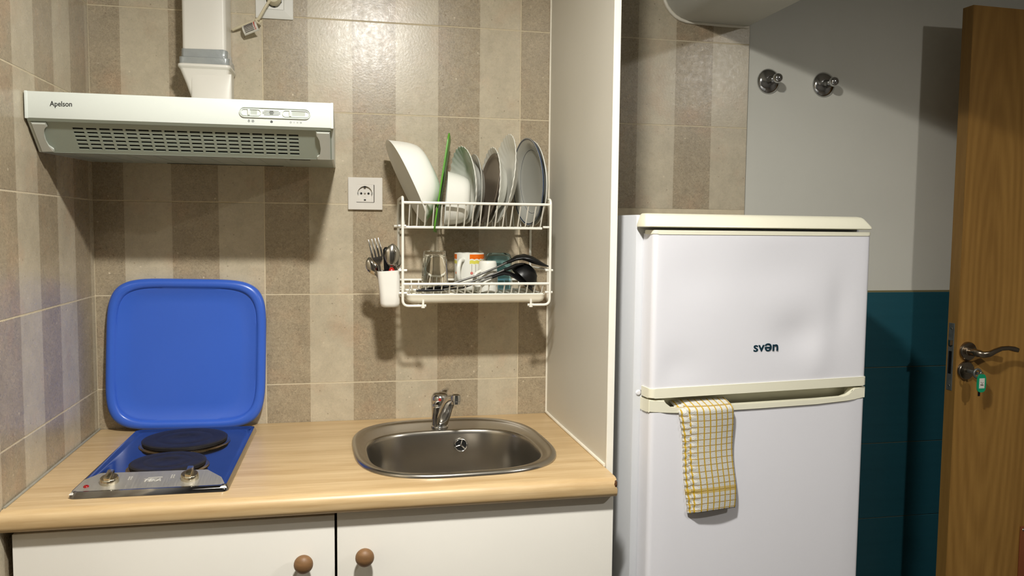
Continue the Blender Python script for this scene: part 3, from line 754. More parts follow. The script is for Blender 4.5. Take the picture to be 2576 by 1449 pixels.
    armR = [(0.5188, 0.001), (0.5450, 0.001), (0.5450, 0.0765), (0.5197, 0.0765), (0.5193, 0.0698), (0.5262, 0.0625), (0.5282, 0.0461), (0.5263, 0.0225), (0.5191, 0.0125)]
    for arm in (armL, armR):
        bm = B(); loft(bm, [[sp(mx(x), q, -0.001) for x, q in arm], [sp(mx(x), q, 0.0055) for x, q in arm]])
        es = [e for e in bm.edges if all((v.co-p0).dot(nn) > 0.005 for v in e.verts)]
        bmesh.ops.bevel(bm, geom=es, offset=0.0016, segments=2, affect='EDGES')
        finish(bm, 'grille_bracket', pbr('bracket_white', (200, 203, 195), 0.38, noise=(8, 0.02)), t, True, 35)
hood()

def duct():
    t = thing('exhaust_duct', 'white square plastic duct with grey tape rising from the hood', 'duct', (0.267, -0.05, 1.6245))
    X1, X2, Y1, Y2 = 0.2187, 0.3128, -0.0935, -0.003
    bm = B(); loft(bm, [[(x, y, z) for x, y in rrect(X1, X2, Y1, Y2, 0.008, 4)] for z in (1.755, H-0.002)])
    finish(bm, 'pipe', M_PVC, t, True, 50)
    rng = random.Random(5)
    bm = B(); loops = []
    for k, z in enumerate((1.7420, 1.7425, 1.7515, 1.7590, 1.7600, 1.7610, 1.7700, 1.7795, 1.7800)):
        g = 0.0065 if k < 4 else (0.0045 if k == 4 else 0.0022)
        if k in (0, 8): g -= 0.001
        pts = []
        for i, (x, y) in enumerate(rrect(X1-g, X2+g, Y1-g, Y2, 0.009, 4)):
            w = 0.0011*(rng.random()-0.5)
            pts.append((x+w, min(y+w, -0.002), z+(0.003*math.sin(x*70+1) if k >= 7 else 0.0008*math.sin(x*160))))
        loops.append(pts)
    loft(bm, loops, False, False); finish(bm, 'duct_tape', M_TAPE, t, True, 30)
    bm = B()
    def rr(g, z, dx0=0.0, dx1=0.0, dy=0.0, r=0.009): return [(x, y, z) for x, y in rrect(X1-g+dx0, X2+g+dx1, Y1-g+dy, Y2, r, 4)]
    loft(bm, [rr(0.0072, 1.7445), rr(0.0092, 1.7430), rr(0.0095, 1.7385), rr(0.0080, 1.7360), rr(0.0060, 1.7335), rr(0.0055, 1.7300, 0.001), rr(0.0050, 1.700, 0.0125), rr(0.0050, 1.670, 0.0225), rr(0.0050, 1.640, 0.030), rr(0.0050, 1.6242, 0.034)], True, True)
    finish(bm, 'adaptor', M_PVC, t, True, 30)
    # raised round throat in front of the adaptor
    bm = B()
    loops = []
    for z, g in ((1.7245, 0.0), (1.715, 0.003), (1.690, 0.0055), (1.660, 0.008), (1.640, 0.009), (1.6242, 0.009)):
        loops.append([(0.2805+0.043*math.cos(PI+PI*k/20)*(1 if k else 1), -0.0975-g*math.sin(PI*k/20)**0.7, z) for k in range(21)]+[(0.3235, -0.090, z), (0.2375, -0.090, z)])
    loft(bm, loops); finish(bm, 'throat', M_PVC, t, True, 40)
    bm = B(); tube(bm, [(0.193, -0.10, 1.6240), (0.196, -0.10, 1.636), (0.206, -0.10, 1.643), (0.220, -0.098, 1.643), (0.233, -0.092, 1.636), (0.240, -0.088, 1.6275)], 0.0014, 6)
    o = finish(bm, 'hood_wire', M_CORD, None, True); tag(o, 'thin pale wire looping out of the hood top beside the duct', 'wire')
duct()

# ================================================================== SOCKETS AND CORD
def socket_frame(name, label, cx, cz, w, h, mat, bevel_in):
    t = thing(name, label, 'socket', (cx, -0.001, cz-h/2), None)
    def rr(g, d, r=0.0015, ww=w, hh=h): return [(x, -d, z) for x, z in rrect(cx-ww/2+g, cx+ww/2-g, cz-hh/2+g, cz+hh/2-g, max(r, 0.0004), 3)]
    iw = 0.0216
    bm = B()
    if bevel_in:   # pyramid frame
        loops = [rr(0, 0.0), rr(0, 0.0045), rr(0.0012, 0.0058), [(x, -0.0120, z) for x, z in rrect(cx-iw-0.002, cx+iw+0.002, cz-iw-0.002, cz+iw+0.002, 0.0015, 3)], [(x, -0.0105, z) for x, z in rrect(cx-iw, cx+iw, cz-iw, cz+iw, 0.0015, 3)]]
    else:
        loops = [rr(0.0008, 0.0), rr(0.0, 0.0015), rr(0.0, 0.0078), rr(0.0012, 0.0090), [(x, -0.0088, z) for x, z in rrect(cx-iw-0.0006, cx+iw+0.0006, cz-iw-0.0006, cz+iw+0.0006, 0.002, 3)], [(x, -0.0070, z) for x, z in rrect(cx-iw, cx+iw, cz-iw, cz+iw, 0.0015, 3)]]
    loft(bm, loops, True, False)
    finish(bm, 'frame_plate', mat, t, True, 25)
    return t
def socket_insert(t, cx, cz, mat, d=0.0093):
    iw = 0.0213; r = 0.0178
    bm = B(); n = 48
    outer = []; inner = []
    for k in range(n):
        a = 2*PI*k/n; c, s = math.cos(a), math.sin(a); q = iw/max(abs(c), abs(s))
        outer.append((cx+q*c, -d, cz+q*s)); inner.append((cx+r*c, -d, cz+r*s))
    well = [(x, -0.0018, z) for x, y, z in inner]
    back = [(x, -0.006, z) for x, y, z in outer]
    loft(bm, [back, outer, inner, well], False, True)
    ins = finish(bm, 'insert', mat, t, True, 30)
    for dx in (-0.0088, 0.0088):
        bm = B(); lathe(bm, [(0, 0.0007), (0.0027, 0.0007), (0.0027, 0)], 18, frame((cx+dx, -0.0018, cz), (1, 0, 0), (0, 0, 1))); finish(bm, 'pin_hole', M_BLACK, ins)
    bm = B(); lathe(bm, [(0, 0.0018), (0.0015, 0.0016), (0.0024, 0.0008), (0.0026, 0)], 16, frame((cx, -0.0018, cz), (1, 0, 0), (0, 0, 1))); finish(bm, 'screw', M_SCREW, ins, True)
    for s in (-1, 1):
        bm = B(); box(bm, cx-0.0024, cx+0.0024, -0.0094, -0.0020, cz+s*0.0163-0.0017, cz+s*0.0163+0.0017); finish(bm, 'earth_clip', M_BLACK, ins)
        bm = B(); box(bm, cx+s*0.0172-0.0011, cx+s*0.0172+0.0011, -0.0094, -0.004, cz-0.0025, cz+0.0025); finish(bm, 'side_key', M_PLATEDARK, ins)
    return ins
s1 = socket_frame('wall_socket', 'pale square wall socket with empty insert beside the dish rack', 0.6225, 1.4662, 0.0836, 0.0790, M_SOCKET, False)
socket_insert(s1, 0.6215, 1.4668, M_SOCKET)
s2 = socket_frame('wall_socket', 'white wall socket with sloping rim and cord plugged in above the hood', 0.4113, 1.9175, 0.0860, 0.0830, M_SOCKETW, True)
socket_insert(s2, 0.4230, 1.9178, M_SOCKETW, 0.0112) if False else socket_insert(s2, 0.4113+0.0118*0, 1.9175, M_SOCKETW, 0.0112)
def cord():
    t = thing('power_cord', 'cream power cord with plug and paper tag hanging from the upper socket', 'cord', (0.40, -0.03, 1.84))
    bm = B(); lathe(bm, [(0, 0.0), (0.0165, 0.0), (0.0168, 0.012), (0.0160, 0.022), (0.0125, 0.030), (0, 0.031)], 28, frame((0.4113, -0.0025, 1.9205), (1, 0, 0), (0, 0, 1)))
    finish(bm, 'plug', M_CORD, t, True, 50)
    path = [(0.4035, -0.030, 1.912), (0.396, -0.034, 1.899), (0.386, -0.032, 1.882), (0.3775, -0.027, 1.868), (0.372, -0.024, 1.8645), (0.360, -0.020, 1.860), (0.340, -0.016, 1.853), (0.325, -0.012, 1.847), (0.3165, -0.008, 1.8435)]
    bm = B(); tube(bm, arc_path(path, 0.01, 3), 0.0034, 8); finish(bm, 'cable', M_CORD, t, True)
    bm = B(); tube(bm, [(0.375, -0.026, 1.868), (0.371, -0.030, 1.864), (0.373, -0.028, 1.860), (0.378, -0.025, 1.858), (0.382, -0.021, 1.865)], 0.0032, 8); finish(bm, 'cable_bend', M_CORD, t, True)
    # curled paper tag
    bm = B(); n = 12
    def tp(u, v):
        a = -0.9+2.3*v
        base = Vector((0.3385, -0.018, 1.851))+Vector((0.0330, -0.010, 0.0125))*u
        dn = Vector((0.30, -0.15, -0.9))
        return base+dn*(0.0250*v)+Vector((-0.18, -1.0, 0.05))*(0.0085*math.sin(PI*min(v, 1)))
    g = [[bm.verts.new(tp(i/8, j/n)) for j in range(n+1)] for i in range(9)]
    for i in range(8):
        for j in range(n): bm.faces.new((g[i][j], g[i+1][j], g[i+1][j+1], g[i][j+1]))
    ret = bmesh.ops.extrude_face_region(bm, geom=bm.faces[:]); bmesh.ops.translate(bm, verts=[v for v in ret['geom'] if isinstance(v, bmesh.types.BMVert)], vec=(0.0, 0.0005, 0.0))
    tg = finish(bm, 'paper_tag', M_PAPER, t, True, 60)
    bm = B()
    for r in range(7):
        v = 0.12+r*0.115; tube(bm, [tp(0.12+0.62*k/5, v)+Vector((0, -0.0004, 0)) for k in range(6)], 0.00075, 5)
    finish(bm, 'tag_text', M_PRINT, tg)
    bm = B()
    for r in range(7):
        v = 0.12+r*0.115; tube(bm, [tp(0.80, v)+Vector((0, -0.0004, 0)), tp(0.86, v)+Vector((0, -0.0004, 0))], 0.001, 5)
    finish(bm, 'tag_mark', M_PRINTRED, tg)
cord()

# ================================================================== DISH RACK
RF = -0.200        # front of the rack
def rack():
    t = thing('dish_rack', 'white wire two-tier dish rack hung on the tiled wall', 'dish rack', (0.872, -0.10, 1.205))
    r = 0.0031
    XA, XB = 0.7003, 1.0445
    for x, s in ((XA, 1), (XB, -1)):
        # one bent side frame: wall post, top arm, front post, foot turned inwards
        path = [(x+s*0.003, -0.006, 1.214), (x+s*0.003, -0.006, 1.4525), (x, RF, 1.4525), (x, RF, 1.2055), (x+s*0.053, RF, 1.2055)]
        bm = B(); tube(bm, arc_path(path, 0.014, 5), r, 10); finish(bm, 'side_frame', M_WIRE, t, True)
        for z, y in ((1.3875, -0.168), (1.2865, RF+0.004), (1.2345, RF+0.006), (1.2345, -0.012), (1.3875, -0.012)):
            bm = B(); tube(bm, [(x-s*0.008, y, z), (x+s*0.010, y, z)], 0.0027, 8); finish(bm, 'cross_stub', M_WIRE, t, True)
        bm = B(); tube(bm, [(x+s*0.046, RF-0.004, 1.2055), (x+s*0.046, RF-0.004, 1.2200)], 0.0026, 8); tube(bm, [(x+s*0.046, RF-0.004, 1.2010), (x+s*0.046, RF-0.004, 1.2075)], 0.0044, 8)
        finish(bm, 'foot_clip', M_WIRE, t, True)
        bm = B(); tube(bm, [(x+s*0.040, RF, 1.2060), (x+s*0.020, -0.10, 1.2075), (x+s*0.004, -0.006, 1.2160)], 0.0021, 6); finish(bm, 'brace', M_WIRE, t, True)
        bm = B(); tube(bm, [(x, RF+0.002, 1.2865), (x, -0.006, 1.2865)], 0.0024, 8); finish(bm, 'side_rail', M_WIRE, t, True)
    for (y0, zt, y1, zl) in ((RF, 1.4400, -0.165, 1.3872), (RF, 1.2553, -0.184, 1.2315)):
        b0 = -0.008; b1 = -0.032 if zt > 1.4 else -0.020
        zb = zt+0.0045 if zt > 1.4 else 1.2535
        for y, z, rr in ((y0, zt, 0.0031), (y1, zl-0.0028, 0.0031), (b0, zb, 0.0028), (b1, zl-0.0028, 0.0028)):
            bm = B(); tube(bm, [(XA+0.002, y, z), (XB-(0.002 if y != y1 else 0.012), y, z)], rr, 8); finish(bm, 'rail', M_WIRE, t, True)
        first = None
        for k in range(18):
            x = 0.7165+k*0.01835
            if first is None:
                bm = B(); tube(bm, arc_path([(x, y0-0.001, zt+0.0022), (x, y1, zl), (x, b1, zl), (x, b0, zb+0.002)], 0.006, 4), 0.0017, 7)
                first = finish(bm, 'wire', M_WIRE, t, True, 80)
            else:
                c = link_copy(first); c.location = (k*0.01835, 0, 0)
rack()
def tray():
    bm = B()
    def rr(g, z, r): return [(x, y, z) for x, y in rrect(0.7085+g, 1.0365-g, -0.1960+g, -0.010-g, r, 6)]
    loft(bm, [rr(0.0, 1.2300, 0.012), rr(-0.0012, 1.2305, 0.012), rr(-0.0012, 1.2290, 0.012), rr(0.0006, 1.2265, 0.012), rr(0.0012, 1.2205, 0.012), rr(0.0040, 1.2140, 0.012), rr(0.0100, 1.2105, 0.012), rr(0.013, 1.2100, 0.012),
              rr(0.013, 1.2115, 0.012), rr(0.0110, 1.2120, 0.012), rr(0.0060, 1.2150, 0.011), rr(0.0030, 1.2210, 0.011), rr(0.0022, 1.2298, 0.011)][:8], False, True)
    o = finish(bm, 'drip_tray', M_TRAY, None, True, 60, origin=(0.872, -0.10, 1.210))
    md = o.modifiers.new('s', 'SOLIDIFY'); md.thickness = 0.0016; md.offset = -1
    tag(o, 'shallow cream plastic drip tray under the lower tier of the rack', 'tray')
tray()

# ------------------------------------------------------------------ crockery on the upper tier
def orient(d, twist=0.0):
    z = Vector(d).normalized(); up = Vector((0, 0, 1)); x = up.cross(z)
    x = x.normalized() if x.length > 1e-4 else Vector((1, 0, 0)); y = z.cross(x)
    return Matrix((x, y, z)).transposed() @ Matrix.Rotation(twist, 3, 'Z')
def plate_profile(R, d, flat=0.62, th=0.0035, foot=True):
    out = [(0, -d-th), (flat*R*0.92, -d-th), (flat*R*0.95, -d-th-(0.002 if foot else 0)), (flat*R, -d-th), (flat*R+0.10*R, -d*0.72-th*0.7), ((flat+1)/2*R, -d*0.36-th*0.7), (R-0.002, -th*0.75), (R, -0.0006)]
    inn = [(R-0.0006, 0.0006), (R-0.003, 0.0), ((flat+1)/2*R, -d*0.36), (flat*R+0.07*R, -d*0.74), (flat*R-0.02*R, -d), (0, -d)]
    return out+inn
def plate(name, label, c, R, d, yaw, lean, mat, scallop=0.0, N=28, flat=0.62, tw=0.0, group=None, mats=None, rings=None, seg=None, th=0.0035):
    """yaw: opening turned from -X towards the camera; lean: top towards +X."""
    dirv = Vector((-math.cos(yaw)*math.cos(lean), -math.sin(yaw)*math.cos(lean), math.sin(lean)))
    prof = plate_profile(R, d, flat, th)
    def rmod(a, i):
        r = prof[i][0]; k = max(0.0, (r/R-flat*0.98)/(1-flat*0.98))
        w = math.cos(N*a+tw*(r/R)*6)
        return (1+scallop*w*k*k, scallop*R*0.55*w*k)
    t = thing(name, label, 'plate', c, orient(dirv), group)
    bm = B(); lathe(bm, prof, seg or (N*8 if scallop else 72), None, False, rmod if scallop else None)
    finish(bm, 'plate_body', mat, t, True, 60)
    if rings:
        for r0, r1, m in rings:
            bm = B()
            def hz(r):
                pts = sorted([(p[0], p[1]) for p in prof[9:]], key=lambda q: q[0])
                for (ra, ha), (rb, hb) in zip(pts, pts[1:]):
                    if ra <= r <= rb: return ha+(hb-ha)*(r-ra)/max(rb-ra, 1e-6)
                return pts[-1][1]
            n = 6; pr = [(r0+(r1-r0)*k/n, hz(r0+(r1-r0)*k/n)+0.00025) for k in range(n+1)]
            if r1 > R-0.001: pr.append((r1+0.0003, -0.0008)); pr.append((r1-0.001, -0.0032))
            lathe(bm, pr, 72, None, False); finish(bm, 'glaze_ring', m, t, True, 60)
    return t
plate('soup_plate', 'deep white fluted soup plate behind the small bowl in the rack', (0.8500, -0.106, 1.4860), 0.0925, 0.026, math.radians(11), math.radians(-4), M_OPAL, 0.014, 30, 0.55, 1.0)
plate('dessert_plate', 'small pale grey plate leaning between fluted plate and dark plate', (0.8755, -0.106, 1.4775), 0.0835, 0.010, math.radians(5), math.radians(0), M_PLGREY, 0.0, flat=0.66)
plate('glass_plate', 'smooth dark smoked-glass plate in the middle of the rack', (0.9110, -0.106, 1.4800), 0.0860, 0.006, math.radians(6), math.radians(10), M_DARKPLATE, 0.0, flat=0.80, th=0.003, rings=None)
plate('soup_plate', 'deep white fluted soup plate directly behind the dark smoked plate', (0.9170, -0.100, 1.4870), 0.0920, 0.024, math.radians(5), math.radians(3), M_OPAL, 0.014, 30, 0.55, 1.0)
plate('dinner_plate', 'large white dinner plate with fluted rim, tallest in the rack', (0.9455, -0.108, 1.5035), 0.1080, 0.016, math.radians(4), math.radians(8), M_OPAL, 0.012, 34, 0.62, 0.6)
plate('dinner_plate', 'grey-white dinner plate with dark blue rim at the end of the rack', (1.0075, -0.108, 1.4975), 0.1060, 0.015, math.radians(7.5), math.radians(-3), M_PLGREY, 0.0, flat=0.66, rings=[(0.1010, 0.1058, M_BLUERIM), (0.0760, 0.0768, M_BLUERIM)])
plate('dinner_plate', 'plain white plate tucked behind the blue-rimmed plate', (1.0195, -0.108, 1.4945), 0.1030, 0.014, math.radians(6.5), math.radians(-3), M_CERAM, 0.0, flat=0.66)

def bowl(name, label, rim_c, dirv, R, Rb, depth, mat, n=2.0, th=0.003, twist=0.0, rnd=False, prof_=None):
    t = thing(name, label, 'bowl', rim_c, orient(dirv, twist))
    bm = B(); seg = 72
    def lp(r, h): return [(x, y, h) for x, y in superell(r, r, n, seg)]
    D = depth
    prof = [(Rb*0.6, -D), (Rb*0.92, -D), (Rb*1.04, -D*0.96), (Rb*1.10, -D*0.86), (Rb+(R-Rb)*0.45, -D*0.60), (Rb+(R-Rb)*0.75, -D*0.28), (R, -0.0006), (R-0.0006, 0.0004), (R-th, -0.0006),
            (Rb+(R-Rb)*0.75-th, -D*0.28), (Rb+(R-Rb)*0.45-th, -D*0.60), (Rb*1.06-th, -D*0.84), (Rb*0.98-th, -D*0.93), (Rb*0.6, -D*0.95)]
    if prof_ or rnd:
        o_ = prof_ or [(Rb*0.5, 1.0), (Rb*0.85, 0.995), (Rb*1.06, 0.95), (Rb*1.22, 0.85), (Rb*1.34, 0.68), (Rb*1.42, 0.45), (R*0.975, 0.2), (R, 0.0)]
        prof = [(a, -D*b) for a, b in o_]+[(a-th, -D*b*0.94-0.0002) for a, b in o_[::-1]]
    loft(bm, [lp(r, h) for r, h in prof], True, True)
    finish(bm, 'bowl_body', mat, t, True, 60)
    return t
bowl('mixing_bowl', 'large white mixing bowl tipped on its side in the rack', (0.7140, -0.111, 1.4910), (-0.895, -0.045, -0.43), 0.1055, 0.0620, 0.066, M_BOWL, 2.4, prof_=[(0.030, 1.0), (0.048, 0.985), (0.0600, 0.935), (0.0690, 0.845), (0.0765, 0.72), (0.0840, 0.56), (0.0920, 0.36), (0.0985, 0.18), (0.1055, 0.0)])
bowl('small_bowl', 'small white bowl on its side between green board and fluted plate', (0.8080, -0.122, 1.4535), (-0.992, 0.10, 0.06), 0.0640, 0.0420, 0.056, M_CERAM, 2.2, rnd=True)
def board():
    yaw = math.radians(81.5)
    M = Matrix.Rotation(math.radians(8.6), 3, 'Y') @ Matrix.Rotation(yaw, 3, 'Z')
    t = thing('cutting_board', 'thin bright green cutting board standing upright in the rack', 'cutting board', (0.8005, -0.111, 1.488), M)
    bm = B(); pts = rrect(-0.078, 0.078, -0.1155, 0.1145, 0.022, 6)
    prism(bm, pts, lambda x, z: (x, -0.0017, z), lambda x, z: (x, 0.0017, z))
    es = [e for e in bm.edges if abs(e.verts[0].co.y-e.verts[1].co.y) < 1e-6]
    bmesh.ops.bevel(bm, geom=es, offset=0.0008, segments=1, affect='EDGES')
    finish(bm, 'board_sheet', M_GREEN, t, True, 50)
board()

# ------------------------------------------------------------------ glasses and mugs on the lower tier
SH = 1.2335
def tumbler():
    t = thing('glass_tumbler', 'clear ribbed glass tumbler upside down on the lower tier', 'glass', (0.7835, -0.108, SH))
    T = Matrix.Translation((0.7835, -0.108, SH)); bm = B()
    prof = [(0.0325, 0.0), (0.0322, 0.010), (0.0303, 0.050), (0.0272, 0.088), (0.0262, 0.0945), (0.0235, 0.0960), (0, 0.0960), (0, 0.0855), (0.020, 0.0855), (0.0242, 0.080), (0.0272, 0.050), (0.0290, 0.008), (0.0300, 0.0)]
    def rm(a, i):
        k = 0.0 if i in (0, 1, 5, 6, 7, 8, 12) else (1.0 if 1 < i < 5 else 0.35)
        return (1+0.022*k*math.cos(10*a), 0)
    lathe(bm, prof+[prof[0]], 80, T, False, rm); finish(bm, 'tumbler_body', M_GLASS, t, True, 40)
tumbler()
def blue_glass():
    t = thing('glass_tumbler', 'blue square-shouldered glass upside down behind the utensils', 'glass', (0.9455, -0.060, SH))
    bm = B()
    def lp(r, z, n): return [(x, y, SH+z) for x, y in superell(r, r, n, 56, 0.9475, -0.060, 0.5)]
    outer = [(0.0285, 0.0, 3.4), (0.0288, 0.04, 3.4), (0.0290, 0.066, 3.4), (0.0285, 0.078, 3.2), (0.0262, 0.0855, 3.0), (0.0215, 0.0895, 2.8), (0.012, 0.0905, 2.6)]
    inner = [(0.012, 0.0840, 2.6), (0.0200, 0.0830, 2.8), (0.0236, 0.0790, 3.0), (0.0258, 0.070, 3.2), (0.0262, 0.04, 3.4), (0.0264, 0.0, 3.4)]
    loops = [lp(*p) for p in outer]; rings = loft(bm, loops, False, True)
    rings2 = loft(bm, [lp(*p) for p in inner], True, False)
    n = len(rings[0]); a, b = rings[0], rings2[-1]
    for k in range(n): bm.faces.new((a[k], b[k], b[(k+1) % n], a[(k+1) % n]))
    finish(bm, 'tumbler_body', M_BGLASS, t, True, 50)
blue_glass()
def mug():
    cx, cy, R, Hh = 0.8695, -0.090, 0.0362, 0.0905
    t = thing('mug', 'white mug with orange and yellow garland print on the lower tier', 'mug', (cx, cy, SH))
    T = Matrix.Translation((cx, cy, SH)); bm = B()
    prof = [(0, 0.0), (0.030, 0.0), (0.0345, 0.003), (R, 0.010), (R, Hh-0.001), (R-0.0012, Hh), (R-0.003, Hh-0.001), (R-0.0034, 0.010), (R-0.007, 0.0055), (0, 0.005)]
    lathe(bm, prof, 56, T, False); finish(bm, 'mug_body', M_CERAM, t, True, 50)
    base = math.atan2(-1.93, -0.30)
    def cyl(phi, z, h=0.0002): a = base+phi; return Vector((cx+(R+h)*math.cos(a), cy+(R+h)*math.sin(a), SH+z))
    a = base-0.42; d = Vector((math.cos(a), math.sin(a), 0)); bm = B()
    path = [Vector((cx, cy, SH))+d*(R-0.002)+Vector((0, 0, 0.074)), Vector((cx, cy, SH))+d*(R+0.016)+Vector((0, 0, 0.0745)), Vector((cx, cy, SH))+d*(R+0.027)+Vector((0, 0, 0.058)), Vector((cx, cy, SH))+d*(R+0.025)+Vector((0, 0, 0.034)), Vector((cx, cy, SH))+d*(R+0.012)+Vector((0, 0, 0.020)), Vector((cx, cy, SH))+d*(R-0.002)+Vector((0, 0, 0.018))]
    tube(bm, arc_path(path, 0.014, 5), 0.0052, 10); finish(bm, 'handle', M_CERAM, t, True, 80)
    def patch(name, a0, a1, z0, z1, m, edge=None, h=0.0002):
        bm = B(); n = 36
        lo = []; hi = []
        for k in range(n+1):
            p = a0+(a1-a0)*k/n; e = edge(p) if edge else 0.0
            lo.append(bm.verts.new(cyl(p, z0+e, h))); hi.append(bm.verts.new(cyl(p, z1, h)))
        for k in range(n): bm.faces.new((lo[k], lo[k+1], hi[k+1], hi[k]))
        finish(bm, name, m, t, True)
    sc = lambda f, amp: (lambda p: amp*abs(math.sin(p*f)))
    for a0, a1 in ((0.03, 1.75), (-2.2, -0.95)):
        patch('yellow_garland', a0, a1, 0.0640, 0.0735, M_YELLOW, sc(9, 0.0015), 0.00015)
        patch('white_scallop', a0, a1, 0.0715, 0.0775, M_CERAM, sc(9, 0.0025), 0.00025)
        patch('orange_band', a0, a1, 0.0750, 0.0875, M_ORANGE, sc(9, 0.0020), 0.00035)
    for ph, zb, mm in ((0.17, 0.0455, M_PINK), (0.43, 0.034, M_BROWNP), (-1.0, 0.0455, M_ORANGE)):
        bm = B(); tube(bm, [cyl(ph, 0.064), cyl(ph, zb)], 0.0004, 5); finish(bm, 'string', M_BROWNP, t)
        bm = B(); lathe(bm, [(0, 0.0007), (0.0030, 0.0006), (0.0036, 0.0)], 18, frame(cyl(ph, zb-0.003), Vector((-math.sin(base+ph), math.cos(base+ph), 0)), (0, 0, 1))); finish(bm, 'bauble', mm, t, True)
mug()
def small_cup():
    cx, cy = 0.9050, -0.148
    t = thing('small_cup', 'small plain white cup upside down in front of the blue glass', 'cup', (cx, cy, SH))
    T = Matrix.Translation((cx, cy, SH)); bm = B()
    lathe(bm, [(0.0245, 0.0), (0.0252, 0.002), (0.0240, 0.035), (0.0212, 0.068), (0.0195, 0.0725), (0.017, 0.0735), (0, 0.0735), (0, 0.069), (0.016, 0.069), (0.0205, 0.034), (0.0222, 0.0), (0.0245, 0.0)], 44, T, False)
    finish(bm, 'cup_body', M_CERAM, t, True, 50)
    d = Vector((-0.86, -0.5, 0)); c = Vector((cx, cy, SH)); bm = B()
    path = [c+d*0.0215+Vector((0, 0, 0.014)), c+d*0.036+Vector((0, 0, 0.013)), c+d*0.043+Vector((0, 0, 0.027)), c+d*0.038+Vector((0, 0, 0.044)), c+d*0.021+Vector((0, 0, 0.050))]
    tube(bm, arc_path(path, 0.012, 5), 0.0036, 8); finish(bm, 'handle', M_CERAM, t, True, 80)
small_cup()

def ribbon(bm, path, widths, ths, side):
    """Loft flat oval sections along a path; side = width direction."""
    loops = []; path = [Vector(p) for p in path]
    for i, p in enumerate(path):
        tn = (path[min(i+1, len(path)-1)]-path[max(i-1, 0)]).normalized()
        s = Vector(side); s = (s-tn*s.dot(tn)).normalized(); n = s.cross(tn)
        loops.append([p+s*x+n*y for x, y in superell(widths[i], ths[i], 2.6, 16)])
    loft(bm, loops)
def utensils():
    # serving spoon, domed head resting on the right post
    t = thing('serving_spoon', 'black nylon serving spoon with steel shaft, uppermost in the lower tier', 'utensil', (0.78, -0.172, SH+0.008))
    bm = B(); tube(bm, [(0.8000, -0.179, 1.2500), (0.8705, -0.1795, 1.2718), (0.9184, -0.178, 1.2910), (0.9460, -0.171, 1.3030)], 0.0024, 8); finish(bm, 'shaft', M_SHAFT, t, True)
    bm = B(); ribbon(bm, [(0.7450, -0.170, 1.2400), (0.7680, -0.171, 1.2425), (0.8060, -0.172, 1.2520)], [0.004, 0.0060, 0.0045], [0.003, 0.0036, 0.0032], (0, 1, 0)); finish(bm, 'handle', M_BLACK, t, True, 60)
    bm = B(); ribbon(bm, [(0.9400, -0.168, 1.3005), (0.9560, -0.162, 1.3060), (0.9690, -0.154, 1.3110), (0.9820, -0.150, 1.3150), (0.9980, -0.147, 1.3145), (1.0150, -0.146, 1.3090), (1.0320, -0.146, 1.3015), (1.0480, -0.147, 1.2955), (1.0560, -0.148, 1.2930)],
                    [0.0040, 0.0055, 0.011, 0.022, 0.030, 0.031, 0.026, 0.014, 0.004], [0.0030, 0.0040, 0.0042, 0.0050, 0.0075, 0.0080, 0.0055, 0.0025, 0.0012], (0, 1, 0.1)); finish(bm, 'head', M_BLACK, t, True, 60)
    # soup ladle
    t = thing('soup_ladle', 'black nylon soup ladle with steel shaft leaning in the lower tier', 'utensil', (0.76, -0.180, SH+0.006))
    bm = B(); tube(bm, [(0.8100, -0.180, 1.2485), (0.8623, -0.179, 1.2593), (0.9216, -0.177, 1.2788), (0.9460, -0.174, 1.2890)], 0.0022, 8); finish(bm, 'shaft', M_SHAFT, t, True)
    bm = B(); ribbon(bm, [(0.7600, -0.182, 1.2430), (0.780, -0.182, 1.2445), (0.818, -0.180, 1.2500)], [0.005, 0.0062, 0.0045], [0.003, 0.0036, 0.0032], (0, 1, 0)); finish(bm, 'handle', M_BLACK, t, True, 60)
    bm = B(); ribbon(bm, [(0.9390, -0.175, 1.2860), (0.9560, -0.170, 1.2910), (0.9700, -0.164, 1.2975), (0.9860, -0.158, 1.3000)], [0.004, 0.0055, 0.007, 0.009], [0.0032, 0.0042, 0.0035, 0.0025], (0, 1, 0)); finish(bm, 'neck', M_BLACK, t, True, 60)
    bm = B(); prof = [(0.0, -0.036), (0.012, -0.0345), (0.022, -0.029), (0.030, -0.018), (0.0335, -0.006), (0.034, 0.0), (0.0325, 0.0), (0.032, -0.006), (0.0285, -0.017), (0.021, -0.027), (0.012, -0.032), (0.0, -0.034)]
    M2 = Matrix.Translation((0.9900, -0.140, 1.2640)) @ Matrix.Rotation(math.radians(-135), 4, 'Y') @ Matrix.Scale(1.04, 4); lathe(bm, prof, 40, M2, False); finish(bm, 'ladle_bowl', M_BLACK, t, True, 60)
    # spatula lying lowest
    t = thing('spatula', 'black nylon spatula with bent blade, lowest in the lower tier', 'utensil', (0.74, -0.187, SH+0.004))
    bm = B(); tube(bm, [(0.7900, -0.188, 1.2410), (0.8400, -0.187, 1.2455), (0.8737, -0.186, 1.2570), (0.9150, -0.182, 1.2715)], 0.0022, 8); finish(bm, 'shaft', M_SHAFT, t, True)
    bm = B(); ribbon(bm, [(0.732, -0.188, 1.2400), (0.755, -0.188, 1.2402), (0.795, -0.188, 1.2412)], [0.004, 0.0050, 0.0042], [0.0026, 0.0032, 0.0028], (0, 1, 0)); finish(bm, 'handle', M_BLACK, t, True, 60)
    bm = B(); ribbon(bm, [(0.909, -0.182, 1.2690), (0.924, -0.179, 1.2752), (0.9380, -0.177, 1.2795), (0.952, -0.176, 1.2780), (0.968, -0.175, 1.2700), (0.990, -0.173, 1.2550), (1.0090, -0.170, 1.2420)],
                    [0.004, 0.0050, 0.007, 0.010, 0.016, 0.019, 0.019], [0.0032, 0.0038, 0.0035, 0.0030, 0.0022, 0.0018, 0.0012], (0, 1, 0.45)); finish(bm, 'blade', M_BLACK, t, True, 60)
